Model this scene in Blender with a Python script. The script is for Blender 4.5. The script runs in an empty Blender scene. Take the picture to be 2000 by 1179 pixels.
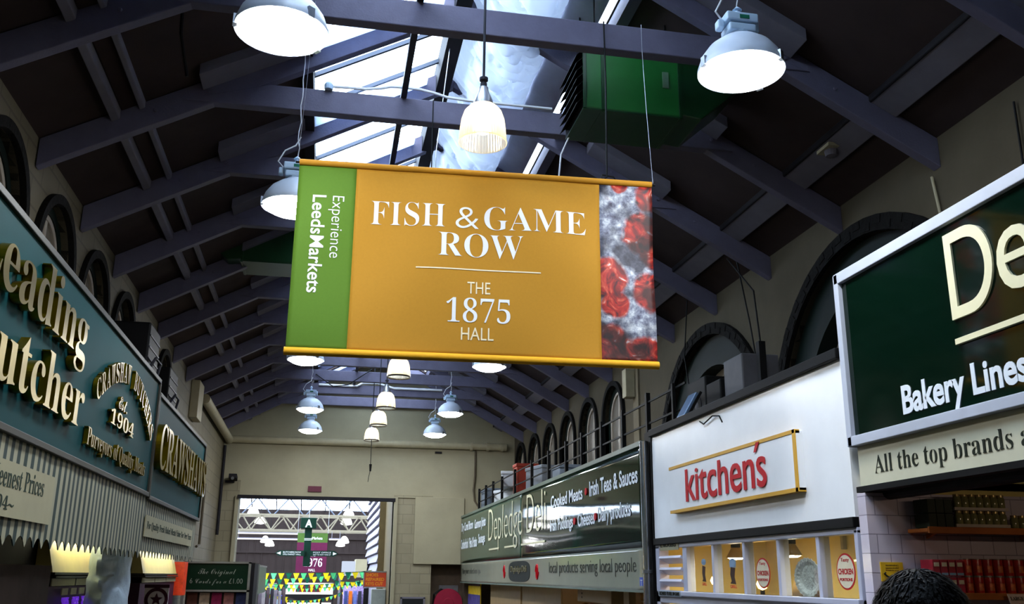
import bpy, bmesh, math, random
from mathutils import Vector, Matrix
R_ = random.Random(7)
scene = bpy.context.scene
COL = scene.collection

# ------------------------------------------------------------------ camera, sky, exposure
EYE = 1.75
YAW, PITCH, ROLL, FPX = 0.188207565, 0.281976554, 0.00913447566, 1853.475
cam_data = bpy.data.cameras.new('camera')
cam = bpy.data.objects.new('camera', cam_data)
COL.objects.link(cam)
scene.camera = cam
cam_data.sensor_fit = 'HORIZONTAL'
cam_data.sensor_width = 36.0
cam_data.lens = FPX / 2000 * 36.0
cam_data.clip_start = 0.05
_f = Vector((math.sin(YAW) * math.cos(PITCH), math.cos(YAW) * math.cos(PITCH), math.sin(PITCH)))
_r = Vector((math.cos(YAW), -math.sin(YAW), 0))
_u = _r.cross(_f)
_c, _s = math.cos(ROLL), math.sin(ROLL)
_r, _u = _c * _r + _s * _u, -_s * _r + _c * _u
cam.matrix_world = Matrix(((_r.x, _u.x, -_f.x, 0), (_r.y, _u.y, -_f.y, 0), (_r.z, _u.z, -_f.z, EYE), (0, 0, 0, 1)))

world = bpy.data.worlds.new('overcast sky')
scene.world = world
world.use_nodes = True
_bg = world.node_tree.nodes['Background']
_bg.inputs['Color'].default_value = (0.80, 0.90, 1.0, 1)
SKY = 13.0
_bg.inputs['Strength'].default_value = SKY
scene.view_settings.view_transform = 'Standard'
scene.view_settings.look = 'None'
scene.view_settings.exposure = 0.0
scene.view_settings.gamma = 1.0
scene.view_settings.use_curve_mapping = False
LAMP = 95.0          # radiance of the high bay lamps' lenses
scene.cycles.max_bounces = 8
scene.cycles.transparent_max_bounces = 16

# ------------------------------------------------------------------ materials
def lin(h):
    if isinstance(h, str):
        v = [int(h[i:i + 2], 16) / 255 for i in (0, 2, 4)]
        return tuple(x / 12.92 if x <= .04045 else ((x + .055) / 1.055) ** 2.4 for x in v) + (1,)
    return tuple(h) + (1,)

MATS = {}
def mat(name, color, rough=0.6, metal=0.0, vary=0.12, scale=6.0, bump=0.0, bscale=40.0, spec=0.5, coat=0.0,
        emit=0.0, ecol=None, trans=0.0, subsurf=0.0):
    """Principled surface whose colour is broken up by object-space noise."""
    if name in MATS: return MATS[name]
    m = bpy.data.materials.new(name); m.use_nodes = True
    nt = m.node_tree; b = nt.nodes['Principled BSDF']
    c = lin(color)
    b.inputs['Roughness'].default_value = rough
    b.inputs['Metallic'].default_value = metal
    b.inputs['Specular IOR Level'].default_value = spec if rough < .5 or spec != .5 else .18
    b.inputs['Coat Weight'].default_value = coat
    b.inputs['Transmission Weight'].default_value = trans
    tc = nt.nodes.new('ShaderNodeTexCoord')
    if vary > 0:
        n = nt.nodes.new('ShaderNodeTexNoise'); n.inputs['Scale'].default_value = scale
        n.inputs['Detail'].default_value = 6; n.inputs['Roughness'].default_value = .6
        r = nt.nodes.new('ShaderNodeValToRGB')
        lo = tuple(x * (1 - vary) for x in c[:3]) + (1,); hi = tuple(min(1, x * (1 + vary)) for x in c[:3]) + (1,)
        r.color_ramp.elements[0].position = .32; r.color_ramp.elements[1].position = .68
        r.color_ramp.elements[0].color = lo; r.color_ramp.elements[1].color = hi
        nt.links.new(tc.outputs['Object'], n.inputs['Vector'])
        nt.links.new(n.outputs['Fac'], r.inputs['Fac'])
        nt.links.new(r.outputs['Color'], b.inputs['Base Color'])
    else:
        b.inputs['Base Color'].default_value = c
    if bump > 0:
        n2 = nt.nodes.new('ShaderNodeTexNoise'); n2.inputs['Scale'].default_value = bscale; n2.inputs['Detail'].default_value = 4
        bp = nt.nodes.new('ShaderNodeBump'); bp.inputs['Strength'].default_value = bump; bp.inputs['Distance'].default_value = .02
        nt.links.new(tc.outputs['Object'], n2.inputs['Vector']); nt.links.new(n2.outputs['Fac'], bp.inputs['Height'])
        nt.links.new(bp.outputs['Normal'], b.inputs['Normal'])
    if emit > 0:
        b.inputs['Emission Color'].default_value = lin(ecol if ecol else color)
        b.inputs['Emission Strength'].default_value = emit
    MATS[name] = m
    return m

def glass(name, tint, gloss=.06, dust=0.0):
    """Thin pane: light passes straight through, with a little reflection and dust."""
    if name in MATS: return MATS[name]
    m = bpy.data.materials.new(name); m.use_nodes = True
    nt = m.node_tree; nt.nodes.clear()
    out = nt.nodes.new('ShaderNodeOutputMaterial')
    t = nt.nodes.new('ShaderNodeBsdfTransparent'); t.inputs[0].default_value = lin(tint)
    g = nt.nodes.new('ShaderNodeBsdfGlossy'); g.inputs['Roughness'].default_value = .02
    d = nt.nodes.new('ShaderNodeBsdfDiffuse'); d.inputs[0].default_value = (.7, .7, .68, 1)
    mx = nt.nodes.new('ShaderNodeMixShader'); mx.inputs[0].default_value = gloss
    mx2 = nt.nodes.new('ShaderNodeMixShader')
    tc = nt.nodes.new('ShaderNodeTexCoord'); n = nt.nodes.new('ShaderNodeTexNoise'); n.inputs['Scale'].default_value = 5
    mu = nt.nodes.new('ShaderNodeMath'); mu.operation = 'MULTIPLY'; mu.inputs[1].default_value = dust
    nt.links.new(tc.outputs['Object'], n.inputs['Vector']); nt.links.new(n.outputs['Fac'], mu.inputs[0]); nt.links.new(mu.outputs[0], mx2.inputs[0])
    nt.links.new(t.outputs[0], mx.inputs[1]); nt.links.new(g.outputs[0], mx.inputs[2])
    nt.links.new(mx.outputs[0], mx2.inputs[1]); nt.links.new(d.outputs[0], mx2.inputs[2])
    nt.links.new(mx2.outputs[0], out.inputs[0])
    MATS[name] = m
    return m

def emis(name, col, s):
    if name in MATS: return MATS[name]
    m = bpy.data.materials.new(name); m.use_nodes = True
    nt = m.node_tree; nt.nodes.clear()
    out = nt.nodes.new('ShaderNodeOutputMaterial'); e = nt.nodes.new('ShaderNodeEmission')
    e.inputs[0].default_value = lin(col); e.inputs[1].default_value = s
    nt.links.new(e.outputs[0], out.inputs[0]); MATS[name] = m
    return m

def brickmat(name, c1, mortar, bw, bh, axes, rough=.7, msize=.012, bump=.3):
    """Painted blockwork / tiles; axes picks the two world axes of the wall face."""
    if name in MATS: return MATS[name]
    m = bpy.data.materials.new(name); m.use_nodes = True
    nt = m.node_tree; b = nt.nodes['Principled BSDF']; b.inputs['Roughness'].default_value = rough
    g = nt.nodes.new('ShaderNodeNewGeometry'); sp = nt.nodes.new('ShaderNodeSeparateXYZ'); cb = nt.nodes.new('ShaderNodeCombineXYZ')
    nt.links.new(g.outputs['Position'], sp.inputs[0])
    nt.links.new(sp.outputs[axes[0]], cb.inputs[0]); nt.links.new(sp.outputs[axes[1]], cb.inputs[1])
    br = nt.nodes.new('ShaderNodeTexBrick')
    br.inputs['Scale'].default_value = 1; br.inputs['Brick Width'].default_value = bw; br.inputs['Row Height'].default_value = bh
    br.inputs['Mortar Size'].default_value = msize; br.inputs['Mortar Smooth'].default_value = .3
    c = lin(c1)
    br.inputs['Color1'].default_value = c; br.inputs['Color2'].default_value = tuple(x * .9 for x in c[:3]) + (1,)
    br.inputs['Mortar'].default_value = lin(mortar)
    nt.links.new(cb.outputs[0], br.inputs['Vector'])
    n = nt.nodes.new('ShaderNodeTexNoise'); n.inputs['Scale'].default_value = 1.3; n.inputs['Detail'].default_value = 8
    nt.links.new(g.outputs['Position'], n.inputs['Vector'])
    r = nt.nodes.new('ShaderNodeValToRGB'); r.color_ramp.elements[0].position = .3; r.color_ramp.elements[1].position = .6
    r.color_ramp.elements[0].color = (.80, .78, .72, 1); r.color_ramp.elements[1].color = (1, 1, 1, 1)
    nt.links.new(n.outputs['Fac'], r.inputs['Fac'])
    mx = nt.nodes.new('ShaderNodeMixRGB'); mx.blend_type = 'MULTIPLY'; mx.inputs[0].default_value = 1
    nt.links.new(br.outputs['Color'], mx.inputs[1]); nt.links.new(r.outputs['Color'], mx.inputs[2])
    nt.links.new(mx.outputs[0], b.inputs['Base Color'])
    bp = nt.nodes.new('ShaderNodeBump'); bp.inputs['Strength'].default_value = bump; bp.inputs['Distance'].default_value = .01; bp.invert = True
    nt.links.new(br.outputs['Fac'], bp.inputs['Height']); nt.links.new(bp.outputs['Normal'], b.inputs['Normal'])
    MATS[name] = m
    return m

# ------------------------------------------------------------------ mesh builder
def V(*a): return Vector(a)
OFF = {}
class MB:
    def __init__(s): s.v = []; s.f = []
    def add(s, vs, fs):
        k = len(s.v); s.v += [Vector(v) for v in vs]; s.f += [tuple(i + k for i in f) for f in fs]; return s
    def box(s, x0, x1, y0, y1, z0, z1):
        return s.add([(x0, y0, z0), (x1, y0, z0), (x1, y1, z0), (x0, y1, z0), (x0, y0, z1), (x1, y0, z1), (x1, y1, z1), (x0, y1, z1)],
                     [(0, 3, 2, 1), (4, 5, 6, 7), (0, 1, 5, 4), (1, 2, 6, 5), (2, 3, 7, 6), (3, 0, 4, 7)])
    def obox(s, c, ax, ay, az, hx, hy, hz):
        c, ax, ay, az = Vector(c), Vector(ax).normalized(), Vector(ay).normalized(), Vector(az).normalized()
        p = [c + ax * hx * i + ay * hy * j + az * hz * k for k in (-1, 1) for (i, j) in ((-1, -1), (1, -1), (1, 1), (-1, 1))]
        fs = [(0, 3, 2, 1), (4, 5, 6, 7), (0, 1, 5, 4), (1, 2, 6, 5), (2, 3, 7, 6), (3, 0, 4, 7)]
        if ax.cross(ay).dot(az) < 0: fs = [f[::-1] for f in fs]
        return s.add(p, fs)
    def prism(s, pts, d):
        """closed outline pts (3-D, planar) extruded by vector d"""
        pts = [Vector(p) for p in pts]; d = Vector(d); n = len(pts)
        nrm = Vector((0, 0, 0))
        for i in range(n): nrm += (pts[i] - pts[0]).cross(pts[(i + 1) % n] - pts[0])
        if nrm.dot(d) > 0: pts = pts[::-1]
        return s.add(pts + [p + d for p in pts], [tuple(range(n)), tuple(range(2 * n - 1, n - 1, -1))] +
                     [(i, i + n, (i + 1) % n + n, (i + 1) % n) for i in range(n)])
    def cyl(s, p0, p1, r0, r1=None, n=16, cap=True):
        p0, p1 = Vector(p0), Vector(p1); r1 = r0 if r1 is None else r1
        d = (p1 - p0).normalized(); a = d.orthogonal().normalized(); b = d.cross(a)
        vs = [p + (a * math.cos(t * 2 * math.pi / n) + b * math.sin(t * 2 * math.pi / n)) * r for p, r in ((p0, r0), (p1, r1)) for t in range(n)]
        fs = [(i, (i + 1) % n, (i + 1) % n + n, i + n) for i in range(n)]
        if cap: fs += [tuple(range(n - 1, -1, -1)), tuple(range(n, 2 * n))]
        return s.add(vs, fs)
    def lathe(s, prof, o=(0, 0, 0), n=32, axis='z', rib=0.0, nrib=0):
        """profile [(r, h)] turned round an axis through o"""
        o = Vector(o); vs = []
        for r, h in prof:
            for t in range(n):
                a = t * 2 * math.pi / n; rr = r * (1 + rib * (1 if t % 2 else -1)) if rib else r
                p = (rr * math.cos(a), rr * math.sin(a), h)
                if axis == 'x': p = (p[2], p[0], p[1])
                if axis == 'y': p = (p[1], p[2], p[0])
                vs.append(o + Vector(p))
        fs = []
        for k in range(len(prof) - 1):
            for t in range(n):
                fs.append((k * n + t, k * n + (t + 1) % n, (k + 1) * n + (t + 1) % n, (k + 1) * n + t))
        return s.add(vs, fs)
    def tube(s, pts, r, n=8):
        pts = [Vector(p) for p in pts]; vs = []; up = None
        for i, p in enumerate(pts):
            d = (pts[min(i + 1, len(pts) - 1)] - pts[max(i - 1, 0)]).normalized()
            if up is None: up = d.orthogonal().normalized()
            up = (up - d * up.dot(d)).normalized(); b = d.cross(up)
            vs += [p + (up * math.cos(2 * math.pi * t / n) + b * math.sin(2 * math.pi * t / n)) * r for t in range(n)]
        fs = [(k * n + t, k * n + (t + 1) % n, (k + 1) * n + (t + 1) % n, (k + 1) * n + t) for k in range(len(pts) - 1) for t in range(n)]
        fs += [tuple(range(n - 1, -1, -1)), tuple(range(len(vs) - n, len(vs)))]
        return s.add(vs, fs)
    def grid(s, f, nu, nv):
        vs = [f(i / nu, j / nv) for j in range(nv + 1) for i in range(nu + 1)]
        return s.add(vs, [(j * (nu + 1) + i, j * (nu + 1) + i + 1, (j + 1) * (nu + 1) + i + 1, (j + 1) * (nu + 1) + i) for j in range(nv) for i in range(nu)])
    def build(s, name, m, parent=None, label=None, smooth=False, bevel=0.0, thick=0.0, sub=0, origin=None):
        me = bpy.data.meshes.new(name)
        if parent is not None: off = OFF[parent.name]
        elif origin is not None: off = Vector(origin)
        else:
            xs = [v.x for v in s.v]; ys = [v.y for v in s.v]; zs = [v.z for v in s.v]
            off = V((min(xs) + max(xs)) / 2, (min(ys) + max(ys)) / 2, min(zs))
        me.from_pydata([v - off for v in s.v], [], s.f); me.update()
        o = bpy.data.objects.new(name, me); COL.objects.link(o)
        me.materials.append(m)
        if smooth:
            me.polygons.foreach_set('use_smooth', [True] * len(me.polygons))
            me.set_sharp_from_angle(angle=math.radians(38))
        OFF[o.name] = off
        if parent is not None: o.parent = parent
        else: o.location = off
        if label: o['label'] = label
        if thick: md = o.modifiers.new('thickness', 'SOLIDIFY'); md.thickness = thick; md.offset = 0
        if bevel: md = o.modifiers.new('edges', 'BEVEL'); md.width = bevel; md.segments = 2; md.limit_method = 'ANGLE'
        if sub: md = o.modifiers.new('smooth', 'SUBSURF'); md.levels = sub; md.render_levels = sub
        return o

def tag(o, label, cat, group=None, kind=None):
    o['label'] = label; o['category'] = cat
    if group: o['group'] = group
    if kind: o['kind'] = kind
    return o
def thing(name, label, cat, loc, group=None, kind=None):
    o = bpy.data.objects.new(name, None); COL.objects.link(o); o.empty_display_size = .1
    o.location = loc; OFF[o.name] = Vector(loc)
    return tag(o, label, cat, group, kind)
def structure(o):
    o['kind'] = 'structure'; return o
def dup(root, loc, label=None, group=None):
    """copy of a thing with copies of its parts and sub-parts"""
    r = root.copy(); COL.objects.link(r); r.location = loc; OFF[r.name] = Vector(loc)
    if label: r['label'] = label
    if group: r['group'] = group
    for ch in root.children:
        c = ch.copy(); COL.objects.link(c); c.parent = r; OFF[c.name] = Vector(loc)
        for g in ch.children:
            d = g.copy(); COL.objects.link(d); d.parent = c; OFF[d.name] = Vector(loc)
    return r
ORD = ['first', 'second', 'third', 'fourth', 'fifth', 'sixth', 'seventh', 'eighth', 'ninth', 'tenth', 'eleventh', 'twelfth', 'thirteenth', 'fourteenth', 'fifteenth', 'sixteenth']

# ------------------------------------------------------------------ lettering
def _map(s, up, lo, dg):
    o = ''
    for c in s:
        if 'A' <= c <= 'Z': o += chr(up + ord(c) - 65)
        elif 'a' <= c <= 'z': o += chr(lo + ord(c) - 97)
        elif c.isdigit() and dg: o += chr(dg + ord(c) - 48)
        else: o += c
    return o
STYLE = {'sans': None, 'serif': (0x1D400, 0x1D41A, 0x1D7CE), 'script': (0x1D4D0, 0x1D4EA, 0)}
def glyphs(text, style='sans', off=0.0, depth=0.0):
    c = bpy.data.curves.new('lettering', 'FONT')
    c.body = _map(text, *STYLE[style]) if STYLE[style] else text
    c.offset = off; c.extrude = depth; c.resolution_u = 4 if len(text) > 2 else 10
    o = bpy.data.objects.new('lettering', c); COL.objects.link(o)
    dg = bpy.context.evaluated_depsgraph_get()
    me = bpy.data.meshes.new_from_object(o.evaluated_get(dg))
    vs = [v.co.copy() for v in me.vertices]; fs = [tuple(p.vertices) for p in me.polygons]
    bpy.data.objects.remove(o); bpy.data.curves.remove(c); bpy.data.meshes.remove(me)
    return vs, fs
def lettering(text, m, parent, o, ux, uy, w=None, h=None, style='sans', off=0.0, depth=.006, name='lettering', label=None,
              warp=None, bevel=0.0, xs=1.0):
    """text fitted to a w x h box whose lower left corner is o; ux, uy are the reading and up directions"""
    vs, fs = glyphs(text, style, off, .05)
    x0 = min(v.x for v in vs); x1 = max(v.x for v in vs); y0 = min(v.y for v in vs); y1 = max(v.y for v in vs)
    sy = h / (y1 - y0); sx = w / (x1 - x0) if w else sy * xs
    o, ux, uy = Vector(o), Vector(ux), Vector(uy); n = ux.cross(uy)
    out = []
    for v in vs:
        a, b, c = (v.x - x0) * sx, (v.y - y0) * sy, (depth if v.z > 0 else 0.0)
        if warp: out.append(warp(a, b, c))
        else: out.append(o + ux * a + uy * b + n * c)
    mb = MB(); mb.add(out, fs)
    return mb.build(name, m, parent, label, bevel=bevel)
# ------------------------------------------------------------------ the hall
XL, XR, CX, HALF, EAVE, SL = -2.4, 4.48, 1.045, 3.435, 4.80, 0.54
Y0, Y1 = -4.0, 23.0
def zl(x): return EAVE + SL * (HALF - abs(x - CX))          # rafter underside
def zb(x): return zl(x) + 0.25                                # boards
TY = [6.0 + 1.45 * k for k in range(-3, 12)]                  # trusses
def tarpmat():
    m = bpy.data.materials.new('white plastic sheeting'); m.use_nodes = True
    nt = m.node_tree; b = nt.nodes['Principled BSDF']; out = nt.nodes['Material Output']
    b.inputs['Base Color'].default_value = (.60, .65, .76, 1); b.inputs['Roughness'].default_value = .32
    tr = nt.nodes.new('ShaderNodeBsdfTranslucent'); tr.inputs[0].default_value = (.70, .78, .92, 1)
    mx = nt.nodes.new('ShaderNodeMixShader'); mx.inputs[0].default_value = .12
    nt.links.new(b.outputs[0], mx.inputs[1]); nt.links.new(tr.outputs[0], mx.inputs[2]); nt.links.new(mx.outputs[0], out.inputs[0])
    return m
M_tarp = tarpmat()
M_frost = tarpmat(); M_frost.name = 'frosted panel'
[n for n in M_frost.node_tree.nodes if n.type == 'MIX_SHADER'][0].inputs[0].default_value = .75

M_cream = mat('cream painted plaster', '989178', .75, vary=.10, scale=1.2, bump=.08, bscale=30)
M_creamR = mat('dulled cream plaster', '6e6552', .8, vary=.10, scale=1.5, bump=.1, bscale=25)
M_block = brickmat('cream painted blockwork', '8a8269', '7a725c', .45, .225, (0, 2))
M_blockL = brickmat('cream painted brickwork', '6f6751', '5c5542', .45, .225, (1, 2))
M_floor = mat('worn grey paving', '262422', .6, vary=.2, scale=3)
M_board = mat('brown grey roof boarding', '3b3130', .85, vary=.16, scale=2.5)
M_timber = mat('grey mauve painted timber', '615e70', .6, vary=.08, scale=8, bump=.12, bscale=60)
M_white = mat('off white painted timber', '6c6972', .75, vary=.08, scale=5)
M_dark = mat('blackened timber', '1c1a1e', .7, vary=.2)
M_dgreen = mat('dark green gloss paint', '0b1814', .6, vary=.15)
M_brick = mat('blackened brick', '0e0d0c', .9, vary=.3, scale=14, bump=.5, bscale=20)
M_black = mat('black painted steel', '050506', .6, vary=.15)
M_steel = mat('galvanised steel', '9aa0a8', .35, metal=.9, vary=.1)
M_wcable = mat('white plastic', 'd8dade', .5, vary=.05)
M_gframe = mat('grey glazing bar', '4b5260', .5, vary=.1)
M_pane = glass('roof glass', 'f2f8ff', .05)

structure(MB().box(-9, 9, Y0, 60, -.1, 0).build('floor', M_floor))
structure(MB().box(XL - .3, XR + .3, Y0 - .3, Y0, 0, 7.2).build('wall_back', M_cream))

def pierced(name, outline, holes, x, thick, m):
    """wall in a plane of constant x, its outline and holes given as (y, z) loops"""
    c = bpy.data.curves.new(name, 'CURVE'); c.dimensions = '2D'; c.fill_mode = 'BOTH'; c.extrude = thick / 2
    for loop in [outline] + holes:
        sp = c.splines.new('POLY'); sp.points.add(len(loop) - 1); sp.use_cyclic_u = True
        for p, q in zip(sp.points, loop): p.co = (q[0], q[1], 0, 1)
    o = bpy.data.objects.new(name, c); COL.objects.link(o)
    me = bpy.data.meshes.new_from_object(o.evaluated_get(bpy.context.evaluated_depsgraph_get()))
    mb = MB(); mb.add([(x + v.co.z, v.co.x, v.co.y) for v in me.vertices], [tuple(p.vertices) for p in me.polygons])
    bpy.data.objects.remove(o); bpy.data.curves.remove(c); bpy.data.meshes.remove(me)
    return mb.build(name, m)

def arch(yc, zc, r, sill, n=28):
    return [(yc - r, sill)] + [(yc - r * math.cos(math.pi * i / n), zc + r * math.sin(math.pi * i / n)) for i in range(n + 1)] + [(yc + r, sill)]
def ring(mb, x0, x1, yc, zc, ri, ro, sill, n=28):
    """arch-shaped band between radii ri and ro, from x0 to x1"""
    a, b = arch(yc, zc, ri, sill, n), arch(yc, zc, ro, sill, n); k = len(a)
    vs = [(x, p[0], p[1]) for x in (x0, x1) for loop in (a, b) for p in loop]
    fs = []
    for i in range(k - 1):
        fs += [(i, i + 1, k + i + 1, k + i), (2 * k + i, 3 * k + i, 3 * k + i + 1, 2 * k + i + 1),
               (i, 2 * k + i, 2 * k + i + 1, i + 1), (k + i, k + i + 1, 3 * k + i + 1, 3 * k + i)]
    fs += [(0, k, 3 * k, 2 * k), (k - 1, 3 * k - 1, 4 * k - 1, 2 * k - 1)]
    return mb.add(vs, fs)

R_ARCH = [(0.16, 3.0, 1.72), (3.68, 3.0, 1.72), (7.2, 3.0, 1.78), (10.72, 3.05, 1.70)]
R_FAR = [(14.62 + 1.5 * k, 4.22, .60) for k in range(6)]
L_ARCH = [(6.75 + 1.45 * k, 4.24, .60) for k in range(-5, 6)]
holes_r = [arch(y, z, r - .14, 2.7) for y, z, r in R_ARCH] + [arch(y, z, r - .08, 2.9) for y, z, r in R_FAR]
holes_l = [arch(y, z, r - .08, 2.9) for y, z, r in L_ARCH]
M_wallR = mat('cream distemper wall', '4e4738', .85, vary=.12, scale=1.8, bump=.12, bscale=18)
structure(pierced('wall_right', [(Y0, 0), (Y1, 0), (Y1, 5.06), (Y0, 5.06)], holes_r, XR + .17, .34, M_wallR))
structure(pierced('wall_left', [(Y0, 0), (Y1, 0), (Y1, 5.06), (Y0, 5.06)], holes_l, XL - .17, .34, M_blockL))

M_dullpane = mat('dull obscured glass', '6e685e', .25, vary=.2, scale=2.0)
M_sash = mat('pale window frame', 'a49a8c', .6, vary=.1)
wn = [0]
def arched_window(side, yc, zc, r, sill, big):
    wn[0] += 1
    s = 1 if side == 'right' else -1
    xw = XR if s > 0 else XL
    def X(d): return xw + s * d
    o = thing('window_%d' % wn[0], 'arched window', 'window', (xw, yc, sill), kind='structure'); del o['label'], o['category']
    t = .14 if big else .08
    mb = MB(); ring(mb, X(-.05), X(.10), yc, zc, r - t, r, sill)
    if big:      # staggered brick heads standing proud of the ring
        n = 34
        for i in range(n):
            a = math.pi * (i + .5) / n; c = (X(-.049), yc - math.cos(a) * (r - .045 - .05 * (i % 2)), zc + math.sin(a) * (r - .045 - .05 * (i % 2)))
            mb.obox(c, (1, 0, 0), (0, math.sin(a), math.cos(a)), (0, -math.cos(a), math.sin(a)), .008, .055, .035)
    mb.build('brick_surround', M_brick, o)
    t2 = .36 if big else .08
    mb = MB(); ring(mb, X(.06), X(.34 if big else .14), yc, zc, r - t - t2, r - t, sill); mb.build('reveal', M_dgreen, o)
    ri = r - t - t2
    mb = MB(); g_ = .27 if big else .10
    ring(mb, X(g_ - .03), X(g_ + .04), yc, zc, ri - (.09 if big else .05), ri, sill)
    mb.box(min(X(g_ - .02), X(g_ + .03)), max(X(g_ - .02), X(g_ + .03)), yc - .03, yc + .03, sill, zc + ri)
    if big: ring(mb, X(.25), X(.30), yc, zc - .1, ri * .55, ri * .55 + .05, zc - .1)
    mb.build('frame', M_sash, o, bevel=.006)
    a = arch(yc, zc, ri - .02, sill)
    MB().prism([(X(g_), p[0], p[1]) for p in a], (s * .012, 0, 0)).build('pane', M_dullpane, o)
for y, z, r in R_ARCH: arched_window('right', y, z, r, 2.7, True)
for y, z, r in R_FAR: arched_window('right', y, z, r, 2.9, False)
for y, z, r in L_ARCH: arched_window('left', y, z, r, 2.9, False)

# end wall: blockwork piers either side of the doorway, plastered gable above
DX0, DX1, DZ = -1.96, 1.58, 3.50
structure(MB().box(XL - .3, DX0, Y1, Y1 + .4, 0, DZ + .35).build('wall_end_left', M_block))
structure(MB().box(DX1, 2.51, Y1, Y1 + .4, 0, DZ + .09).build('wall_end_right', M_block))
M_recess = mat('brown recess paint', '5a4c3e', .8, vary=.15)
mb = MB(); mb.box(2.51, XR + .3, Y1 + .38, Y1 + .45, 0, 2.02); mb.box(3.3, XR + .3, Y1, Y1 + .38, 0, 2.02)
structure(mb.build('wall_recess', M_recess))
mb = MB()
g = [(XL - .3, DZ + .35), (DX0, DZ + .35), (DX0, DZ), (DX1, DZ), (DX1, DZ + .09), (2.51, DZ + .09), (2.51, 2.02), (XR + .3, 2.02), (XR + .3, 5.0), (CX, 6.98), (XL - .3, 5.0)]
# split so that every prism is convex enough to fill cleanly
mb.prism([(x, Y1, z) for x, z in [(XL - .3, DZ + .35), (XR + .3, DZ + .35), (XR + .3, 5.0), (CX, 6.98), (XL - .3, 5.0)]], (0, .4, 0))
mb.box(DX0, DX1, Y1, Y1 + .4, DZ, DZ + .35)
mb.box(DX1, XR + .3, Y1, Y1 + .4, DZ + .09, DZ + .35)
mb.box(2.51, XR + .3, Y1, Y1 + .4, 2.02, DZ + .09)
structure(mb.build('wall_end', M_cream))
mb = MB(); mb.box(2.08, 3.26, Y1 - .05, Y1, 2.02, DZ + .06); structure(mb.build('trim_1', M_cream, bevel=.008))
mb = MB(); mb.box(DX0 - .03, DX1 + .03, Y1 - .10, Y1 + .02, DZ - .07, DZ + .01); structure(mb.build('trim_2', M_dark))
mb = MB(); mb.box(DX0 - .09, DX0, Y1 - .06, Y1 + .42, 0, DZ); mb.box(DX1, DX1 + .09, Y1 - .06, Y1 + .42, 0, DZ + .04)
mb.box(DX1 + .09, 2.5, Y1 - .03, Y1, DZ + .03, DZ + .06)
structure(mb.build('trim_3', M_cream, bevel=.006))
mb = MB(); mb.box(-1.9, 3.9, Y1 - .12, Y1, 5.66, 5.74); mb.box(-.9, 3.0, Y1 - .06, Y1, 5.74, 6.05); structure(mb.build('trim_4', M_creamR, bevel=.006))

# roof boarding either side of the skylight
def slope(name, xa, xb, t, m, ya=Y0, yb=Y1, drop=0.0):
    mb = MB(); mb.prism([(xa, ya, zb(xa) - drop), (xb, ya, zb(xb) - drop), (xb, ya, zb(xb) - drop + t), (xa, ya, zb(xa) - drop + t)], (0, yb - ya, 0))
    return structure(mb.build(name, m))
GX0, GX1, GX2, GX3, GY0, GY1 = -.34, .87, 1.04, 2.13, .6, 21.9
slope('ceiling_left', XL - .35, GX0, .05, M_board)
slope('ceiling_right', GX3, XR + .35, .05, M_board)
slope('ceiling_ridge_left', GX1, CX, .05, M_dark); slope('ceiling_ridge_right', CX, GX2, .05, M_dark)
for nm, a, b in (('ceiling_near', Y0, GY0), ('ceiling_far', GY1, Y1 + .3)):
    mb = MB()
    mb.prism([(GX0, a, zb(GX0)), (GX1, a, zb(GX1)), (GX1, a, zb(GX1) + .05), (GX0, a, zb(GX0) + .05)], (0, b - a, 0))
    mb.prism([(GX2, a, zb(GX2)), (GX3, a, zb(GX3)), (GX3, a, zb(GX3) + .05), (GX2, a, zb(GX2) + .05)], (0, b - a, 0))
    structure(mb.build(nm, M_board))
# purlins and battens under the boarding
def strip(name, da, db, side, drop, m):
    xa, xb = CX + side * da, CX + side * db
    mb = MB(); mb.prism([(xa, Y0, zb(xa) - drop), (xb, Y0, zb(xb) - drop), (xb, Y0, zb(xb)), (xa, Y0, zb(xa))], (0, Y1 - Y0, 0))
    return structure(mb.build(name, m, bevel=.01))
strip('trim_5', 2.90, 3.10, 1, .05, M_white)
strip('gap_shade_strip', 2.88, 2.90, 1, .055, M_dark)  # dark strip imitating the shadow gap on the upslope side of the purlin
strip('trim_7', 2.865, 2.925, -1, .09, M_white)
strip('trim_8', 2.685, 2.725, -1, .07, M_white)
strip('trim_9', 2.74, 2.86, -1, .02, mat('red brown board', '2e2220', .8))

# skylights: a glazed strip either side of the ridge
def skylight(n, xa, xb, pitch, kerb):
    o = thing('window_%d' % n, '', 'window', ((xa + xb) / 2, (GY0 + GY1) / 2, zb((xa + xb) / 2)), kind='structure'); del o['label'], o['category']
    s = 1 if xb > xa else -1
    mb = MB()
    y = GY0
    while y < GY1:
        mb.prism([(xa, y, zb(xa) + .01), (xb, y, zb(xb) + .01), (xb, y, zb(xb) + .055), (xa, y, zb(xa) + .055)], (0, .035, 0)); y += pitch
    mb.build('glazing_bars', M_gframe, o)
    mb = MB(); mb.prism([(xa, GY0, zb(xa) + .055), (xb, GY0, zb(xb) + .055), (xb, GY0, zb(xb) + .06), (xa, GY0, zb(xa) + .06)], (0, GY1 - GY0, 0))
    mb.build('pane', M_pane, o)
    mb = MB(); xk = kerb
    mb.prism([(xk - .05, GY0, zb(xk) - .12), (xk + .05, GY0, zb(xk) - .12), (xk + .05, GY0, zb(xk) + .06), (xk - .05, GY0, zb(xk) + .06)], (0, GY1 - GY0, 0))
    mb.build('kerb', M_dark if n % 2 else M_timber, o)
skylight(41, GX0, GX1, .62, GX0 - .05)
skylight(42, GX2, GX3, 1.45, GX3 + .05)
mb = MB(); mb.box(.86, 1.0, GY0, GY1, zb(.86) - .22, zb(.95) + .06); structure(mb.build('trim_10', M_dark))

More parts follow.
